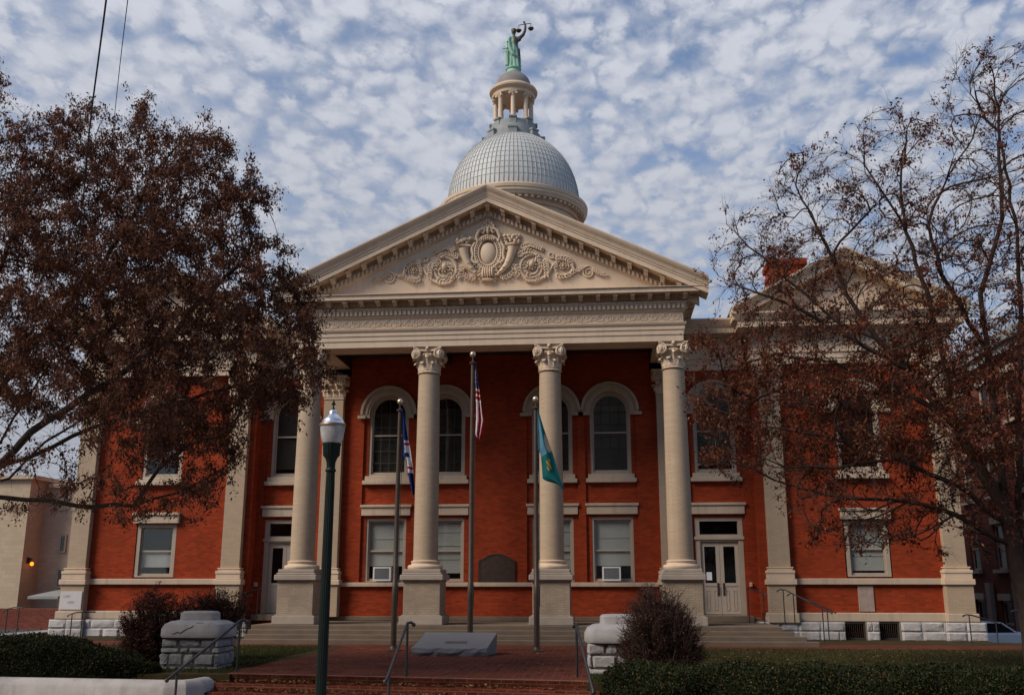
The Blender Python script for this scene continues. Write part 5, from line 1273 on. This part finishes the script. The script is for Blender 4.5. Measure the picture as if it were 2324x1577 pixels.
# ---- left tree: dense dark brown crown
def left_tree():
    rg = np.random.default_rng(11); Y = 20.5; base = at(-190, 1560, Y)
    t = thing('tree', 'dense dark brown leafed tree overhanging the left wing, trunk outside the picture', 'tree', (base.x, Y, -.02))
    poly = [(-420, 330), (-200, 210), (-60, 190), (8, 195), (40, 262), (90, 262), (130, 250), (180, 232), (215, 250), (235, 300), (262, 300), (300, 262), (342, 222), (352, 262), (360, 300), (405, 300), (440, 300), (478, 288), (505, 305), (540, 318), (538, 345), (505, 372), (540, 400), (590, 385), (560, 420), (600, 440), (640, 440), (615, 480), (590, 500), (560, 510), (590, 545), (625, 560), (660, 580), (672, 605), (690, 600), (700, 640), (715, 690), (722, 760), (745, 830), (735, 890), (705, 935), (660, 925), (600, 940), (560, 935), (555, 1000), (540, 1060), (550, 1110), (500, 1165), (420, 1185), (330, 1205), (200, 1185), (60, 1160), (-100, 1150), (-420, 1000)]
    lines = [[('w', base.x, Y, -.1), (-190, 1400, Y), (-175, 1230, Y), (-165, 1120, Y), (-180, 950, Y), (-200, 750, Y), (-190, 500, Y)],
             [(-170, 1180, Y), (-60, 1110, Y - .2), (0, 1060, Y - .3), (70, 985, Y - .4), (150, 925, Y - .6), (250, 870, Y - .5), (350, 800, Y), (450, 690, Y + .3), (540, 600, Y)],
             [(-170, 1150, Y), (-60, 1128, Y), (60, 1133, Y + .4), (200, 1152, Y + .8), (300, 1148, Y + 1), (400, 1120, Y + 1.2), (470, 1085, Y + 1.2), (530, 1040, Y + 1)],
             [(-165, 1120, Y), (-60, 960, Y + .8), (40, 830, Y + 1), (130, 720, Y + 1.2), (230, 600, Y + 1.4), (310, 480, Y + 1)],
             [(0, 1060, Y - .3), (120, 1010, Y), (250, 960, Y + .8), (380, 920, Y + 1.5), (520, 880, Y + 1.8), (640, 850, Y + 1.5)],
             [(-180, 950, Y), (-90, 760, Y - .6), (0, 600, Y - 1), (60, 460, Y - 1)],
             [(300, 1148, Y + 1), (360, 1060, Y + .8), (430, 1010, Y + .6), (510, 990, Y + .5)],
             [(-60, 1110, Y - .2), (20, 1085, Y + .3), (100, 1010, Y + .6), (190, 955, Y + .8), (290, 895, Y + 1)], [(-100, 1130, Y), (0, 1000, Y + .4), (60, 900, Y + .7), (130, 800, Y + 1)],
             [(-190, 700, Y), (-130, 520, Y), (-80, 380, Y)], [(-200, 900, Y), (-300, 700, Y), (-360, 500, Y)]]
    nodes, par = seeds(lines)
    att = cloud(poly, 3200, Y, 3.0, rg, dens=lambda u, v: (.5 if v > 1000 else 1) * (.35 if (u < 170 and 860 < v < 1010) else 1) * (.45 if u < 0 else 1))
    N, P = grow(nodes, par, att, .30, 2.2, .33, 90, rg)
    r, ch = radii(P, .0075, 2.25); limb_mesh(N, P, r, 'trunk', M['bark'], t).matrix_parent_inverse = Matrix.Translation(-Vector(t.location))
    thin = np.where((r < .022) & (np.arange(len(N)) > len(nodes)))[0]
    # nodes in the lower, open part of the crown carry fewer leaves
    segs = twigs(N, P, r, rg, thin, 3, .36, .004, .15)
    keep = []
    for s in segs:
        p = s[0]; f = clump(p, 1.15); d = .80 if p[2] > 4.6 else .48
        if p[0] < -9.0 and p[2] > 6.8: d = .62
        elif p[2] > 4.6: d = 1.1
        if p[0] < -6.0 and 3.0 < p[2] < 5.7: d = .22
        if rg.random() < d * min(1, max(.12, (f - .15) * 3.0)): keep.append(s)
    sh = shoots(N, P, ch, rg, lambda p: p[2] > 5.5 and p[0] > -16, .16, .75, .45); segs += sh; keep += [q_ for q_ in sh if rg.random() < .6]
    tw = twig_mesh(segs, .0045, M['bark'], t); tw.matrix_parent_inverse = Matrix.Translation(-Vector(t.location))
    L_ = along(keep, 50, rg, .06); print('left tree nodes', len(N), 'segs', len(segs), 'leaves', len(L_))
    V, F = leaves(L_, .072, rg, .8, .42, jit=.55); c = np_mesh('crown', V, F, M['leafA'], t); c.matrix_parent_inverse = Matrix.Translation(-Vector(t.location))
left_tree()
# ---- right tree: open russet crown of fanning limbs
def right_tree():
    rg = np.random.default_rng(23); Y = 24.0; base = at(2345, 1500, Y)
    t = thing('tree', 'half bare tree with sparse russet leaves and fanning limbs, right of the building front', 'tree', (base.x, Y, -.02))
    poly = [(2330, 100), (2240, 110), (2160, 130), (2140, 240), (2060, 265), (1960, 270), (1900, 330), (1770, 350), (1770, 460), (1640, 500), (1660, 560), (1600, 590), (1640, 680), (1700, 730), (1600, 790), (1555, 860), (1560, 940), (1610, 1010), (1640, 1070), (1740, 1100), (1820, 1180), (1900, 1240), (2010, 1255), (2100, 1230), (2230, 1230), (2300, 1180), (2700, 1150), (2850, 700), (2700, 250), (2500, 120)]
    lines = [[('w', base.x, Y, -.1), (2338, 1430, Y), (2318, 1320, Y), (2298, 1230, Y), (2281, 1149, Y), (2171, 976, Y), (2088, 872, Y), (1991, 769, Y), (1922, 665, Y), (1874, 555, Y), (1839, 486, Y), (1791, 389, Y)],
             [(2171, 976, Y), (2110, 880, Y - .7), (2067, 845, Y - .9), (1964, 790, Y - 1), (1825, 707, Y - 1.1), (1722, 665, Y - 1), (1632, 624, Y - .8)],
             [(2230, 1060, Y), (2136, 935, Y + .6), (2033, 886, Y + .8), (1894, 824, Y + 1), (1756, 803, Y + 1), (1618, 845, Y + .8)],
             [(2290, 1190, Y), (2171, 1101, Y - .5), (2033, 1038, Y - .9), (1929, 1004, Y - 1), (1825, 983, Y - 1), (1722, 962, Y - .8), (1620, 930, Y - .7)],
             [(2298, 1240, Y), (2171, 1170, Y - .2), (2067, 1142, Y - .2), (1929, 1128, Y - .3), (1812, 1107, Y - .3), (1708, 1066, Y - .2), (1640, 1040, Y)],
             [(2171, 976, Y), (2136, 803, Y + .5), (2102, 665, Y + .7), (2060, 527, Y + .6), (2040, 423, Y + .5), (2060, 290, Y + .4)],
             [(2060, 527, Y + .6), (2019, 458, Y + .3), (1964, 375, Y + .2), (1950, 295, Y)],
             [(2281, 1149, Y), (2262, 960, Y + .7), (2240, 803, Y + 1), (2226, 665, Y + 1), (2275, 500, Y + .8), (2262, 300, Y + .6), (2180, 190, Y + .5)],
             [(2310, 1300, Y), (2312, 1011, Y + .9), (2316, 665, Y + 1.4), (2302, 492, Y + 1.4), (2268, 320, Y + 1.2), (2254, 182, Y + 1)],
             [(2240, 803, Y + 1), (2136, 624, Y + .3), (2102, 513, Y), (2150, 400, Y)],
             [(1991, 769, Y), (1900, 730, Y + .4), (1790, 640, Y + .7), (1700, 560, Y + .7), (1650, 510, Y + .6)],
             [(2033, 1038, Y - .9), (1900, 1060, Y - 1.2), (1780, 1060, Y - 1.2), (1690, 1010, Y - 1.1)],
             [(2067, 1142, Y - .2), (1960, 1180, Y - .6), (1880, 1205, Y - .7)], [(2171, 1170, Y - .2), (2080, 1215, Y - .8), (2000, 1240, Y - 1)],
             [(2033, 886, Y + .8), (1920, 900, Y + .4), (1800, 890, Y + .2), (1680, 900, Y)],
             [(2318, 1320, Y), (2400, 1100, Y), (2560, 700, Y), (2600, 500, Y)], [(2312, 1011, Y + .9), (2420, 700, Y + 1), (2460, 450, Y + 1)]]
    nodes, par = seeds(lines)
    att = cloud(poly, 2900, Y, 2.8, rg, dens=lambda u, v: (.6 if v < 520 else 1) * (.4 if u > 2330 else 1))
    N, P = grow(nodes, par, att, .27, 1.7, .33, 90, rg, .10, 1.35)
    r, ch = radii(P, .0080, 2.25); limb_mesh(N, P, r, 'trunk', M['bark2'], t).matrix_parent_inverse = Matrix.Translation(-Vector(t.location))
    thin = np.where((r < .018) & (np.arange(len(N)) > len(nodes)))[0]; segs = twigs(N, P, r, rg, thin, 5, .46, .004, .35, 2.6); nseg = len(segs); segs += shoots(N, P, ch, rg, lambda p: p[2] > 5, .25, .6, .3)
    tw = twig_mesh(segs, .0042, M['bark2'], t); tw.matrix_parent_inverse = Matrix.Translation(-Vector(t.location))
    # leaves gather in clumps; the top stays bare
    keep = []
    for s in segs[:nseg]:
        p = s[0]; f = clump(p, .6); z = p[2]
        pr = .74 * min(1, max(.08, (f - .2) * 3.0)) * (.35 if z < 4.7 else 1.0 if z < 7.6 else .6 if z < 9.0 else .25)
        if rg.random() < pr * .85: keep.append(s)
    
    L_ = along(keep, 17, rg, .06); print('right tree nodes', len(N), 'segs', len(segs), 'leaves', len(L_))
    V, F = leaves(L_, .076, rg, .5, .48, jit=.55); c = np_mesh('crown', V, F, M['leafB'], t); c.matrix_parent_inverse = Matrix.Translation(-Vector(t.location))
right_tree()
# ---- shrubs
def shrub(label, stems, tw_n, leaf_n, ctr, rx, ry, h, seed, lm, bare, flat=0, lsize=.05):
    rg = np.random.default_rng(seed); t = thing('shrub', label, 'shrub', ctr); q = MB(); segs = []
    for k in range(stems):
        a = rg.uniform(0, 2 * math.pi); el = math.asin(min(1, rg.uniform(-.05, 1.0))) if not flat else rg.uniform(.5, 1.5); f = rg.uniform(.72, 1.02)
        dx, dy, dz = math.cos(el) * math.cos(a), math.cos(el) * math.sin(a), math.sin(el); cz_ = .50 * h
        e = np.array([rx * f * dx, ry * f * dy, cz_ + (h - cz_) * f * (dz * 1.75 - .75 if not flat else rg.uniform(.3, 1))]); e[2] = max(e[2], .2 * h)
        b = np.array([dx * .30 * rx, dy * .30 * ry, 0]); m1 = np.array([e[0] * .42, e[1] * .42, e[2] * .40]) + rg.normal(size=3) * .05; m2 = np.array([e[0] * .8, e[1] * .8, e[2] * .76]) + rg.normal(size=3) * .06
        q.tube([b, m1, m2, e], [.013, .010, .006, .0025], 4, False)
        for j in range(tw_n):
            s = rg.uniform(.18, 1.02); p = b * (1 - s) ** 2 + (m1 + m2) * s * (1 - s) + e * s * s; dd = rg.normal(size=3) * .55 + np.array([dx * .8, dy * .8, .75]); dd /= np.linalg.norm(dd); l = rg.uniform(.10, .30); segs.append((p, p + dd * l * .5, p + dd * l + rg.normal(size=3) * .03))
    q.build('stems', M['bark2'], t); twig_mesh(segs, .0055, M['bark2'], t)
    L_ = along([segs[i] for i in rg.permutation(len(segs))[:int(len(segs) * bare)]], leaf_n, rg, .03); V, F = leaves(L_, lsize, rg, .1, .5); np_mesh('foliage', V, F, M[lm], t)
shrub('round bare twiggy dark bush overlapping the right stone pier', 460, 22, 3, tuple(at(1500, 1540, 22.2).xy) + (-.02,), .95, .8, 1.95, 5, 'leafS', .6, lsize=.04)
shrub('reddish brown leafy shrub behind the left stone pier', 260, 12, 10, (-7.55, 25.2, -.02), .92, .8, 1.92, 6, 'leafS', .9)
shrub('flat topped reddish shrub just right of the taller one at left', 260, 12, 10, (-6.3, 26.0, -.02), 1.25, .6, 1.78, 8, 'leafS', .9, flat=1)
# ---- hedges
def hedge(label, path, zt, wd, z0, seed, n, tl=.7):
    rg = np.random.default_rng(seed); t = thing('hedge', label, 'hedge', (path[0][0], path[0][1], z0)); ox = np.array(t.location)
    pts = np.array(path, float); seg = np.diff(pts, axis=0); ln = np.hypot(*seg.T); cum = np.r_[0, np.cumsum(ln)]
    def P(s): k = min(np.searchsorted(cum, s, 'right') - 1, len(seg) - 1); f = (s - cum[k]) / ln[k]; d = seg[k] / ln[k]; return pts[k] + seg[k] * f, np.array([-d[1], d[0]])
    def prof(a, s):     # rounded cross-section radius factors, lumpy
        lump = 1 + .05 * math.sin(s * 2.1 + 1) + .04 * math.sin(s * 4.7 + a) + .05 * math.sin(a * 4 + s * 3.3) + .06 * mnoise.noise(Vector((s * 2.2, a * 2.2, seed))); e = min(1, (.25 + s) / .7, (.25 + cum[-1] - s) / tl); e = math.sqrt(max(e, 0.05)); return lump * e
    q = MB(); rows = []; ns = int(cum[-1] / .25) + 2
    for i in range(ns):
        s = cum[-1] * i / (ns - 1); c, nn = P(s); row = []
        for k in range(13):
            a = math.pi * k / 12; ca, sa = math.cos(a), math.sin(a); f = prof(a, s) * .9; o_ = math.copysign(abs(ca) ** .55, ca) * wd * f; z = z0 + (zt - z0) * abs(sa) ** .5 * (1 + (f - .9) * .45 if tl < 1 else f); row.append(np.array([c[0] + nn[0] * o_, c[1] + nn[1] * o_, z]) - ox)
        rows.append(row)
    for a, b in zip(rows[:-1], rows[1:]): q.strip(a, b)
    for e in (0, -1): q.add(rows[e], [tuple(range(13))])
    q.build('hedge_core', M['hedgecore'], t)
    L_ = np.empty((n, 3))
    for i in range(n):
        s = rg.uniform(0, cum[-1]); c, nn = P(s); a = rg.uniform(.0, math.pi); ca, sa = math.cos(a), math.sin(a); f = prof(a, s) * (rg.uniform(.86, 1.06) if i % 40 else rg.uniform(1.06, 1.17)); o_ = math.copysign(abs(ca) ** .55, ca) * wd * f; z = z0 + (zt - z0) * abs(sa) ** .5 * (1 + (f - .9) * .45 if tl < 1 else f)
        L_[i] = np.array([c[0] + nn[0] * o_, c[1] + nn[1] * o_, z]) - ox
    V, F = leaves(L_, .05, rg, -.25, .5); np_mesh('foliage', V, F, M['leafH'], t)
hedge('low dark green hedge behind the white retaining wall at left', [(-17.5, 23.3), (-12, 22.75), (-8, 22.35), (-6.05, 22.25)], .74, .76, -.1, 31, 72000, 3.2)
hedge('wide dark green hedge filling the lower right foreground', [(4.05, 20.0), (9, 19.7), (17, 19.5)], .37, 1.10, -.75, 32, 100000)
# ---- grass and fallen leaves
def scatter(name, areas, n, size, m, seed, z, upright):
    rg = np.random.default_rng(seed); P = []
    tot = sum(a[4] for a in areas)
    for x0, x1, y0, y1, wt in areas: k = int(n * wt / tot); P.append(np.c_[rg.uniform(x0, x1, k), rg.uniform(y0, y1, k), np.full(k, z)])
    P = np.concatenate(P)
    if upright: 
        k = len(P); a = rg.uniform(0, 6.28, k); h = size * rg.uniform(.5, 1.3, k); w_ = .006; dx, dy = np.cos(a) * w_, np.sin(a) * w_; le = rg.normal(size=(k, 2)) * .35 * h[:, None]
        V = np.stack([P - np.c_[dx, dy, np.zeros(k)], P + np.c_[dx, dy, np.zeros(k)], P + np.c_[le, h]], 1).reshape(-1, 3); F = np.arange(k * 3).reshape(-1, 3)
    else:
        P[:, 2] += rg.uniform(.003, .03, len(P)); V, F = leaves(P, size, rg, 0, .6); V = V.reshape(-1, 4, 3); V[:, :, 2] = P[:, None, 2] + (V[:, :, 2] - P[:, None, 2]) * .22; V[:, :, 2] = np.maximum(V[:, :, 2], z + .004); V = V.reshape(-1, 3)
    return stuff(np_mesh(name, V, F, m))
scatter('grass', [(-17.5, -6.8, 23.5, 31.8, 2), (-8, -4.7, 26, 31.9, 2), (-7.5, -4.4, 22.4, 26, 1.2), (3.75, 5.0, 21.0, 23, .6), (4.3, 18.4, 21.5, 31.9, 6)], 90000, .07, M['blade'], 41, -.012, True)
scatter('fallen_leaves', [(-17, -4.6, 22.6, 32, 2), (4.3, 18, 21, 32, 7), (-4.0, 4, 22, 32, 1.6)], 6000, .085, M['fallen'], 42, .0, False)
def step_leaves():
    rg = np.random.default_rng(43); P = []
    for k in range(1, 5):
        m_ = (700, 500, 300, 200)[k - 1]; x = np.where(rg.random(m_) < .6, rg.normal(-3.0, 1.0, m_), rg.normal(.5, 1.3, m_)); x = np.clip(x, -4.6, 3.8); ye = 22.12 + (x + 4.35) * (21.08 - 22.12) / 8.1
        y = ye - .36 * k + .03 + .30 * rg.random(m_) ** .6; P.append(np.c_[x, y, np.full(m_, -.02 - k * .15 + .006) + rg.uniform(0, .05, m_)])
    P = np.concatenate(P); V, F = leaves(P, .09, rg, 0, .6); V = V.reshape(-1, 4, 3); V[:, :, 2] = P[:, None, 2] + np.abs(V[:, :, 2] - P[:, None, 2]) * .4; stuff(np_mesh('fallen_leaves', V.reshape(-1, 3), F, M['fallen']))
step_leaves()
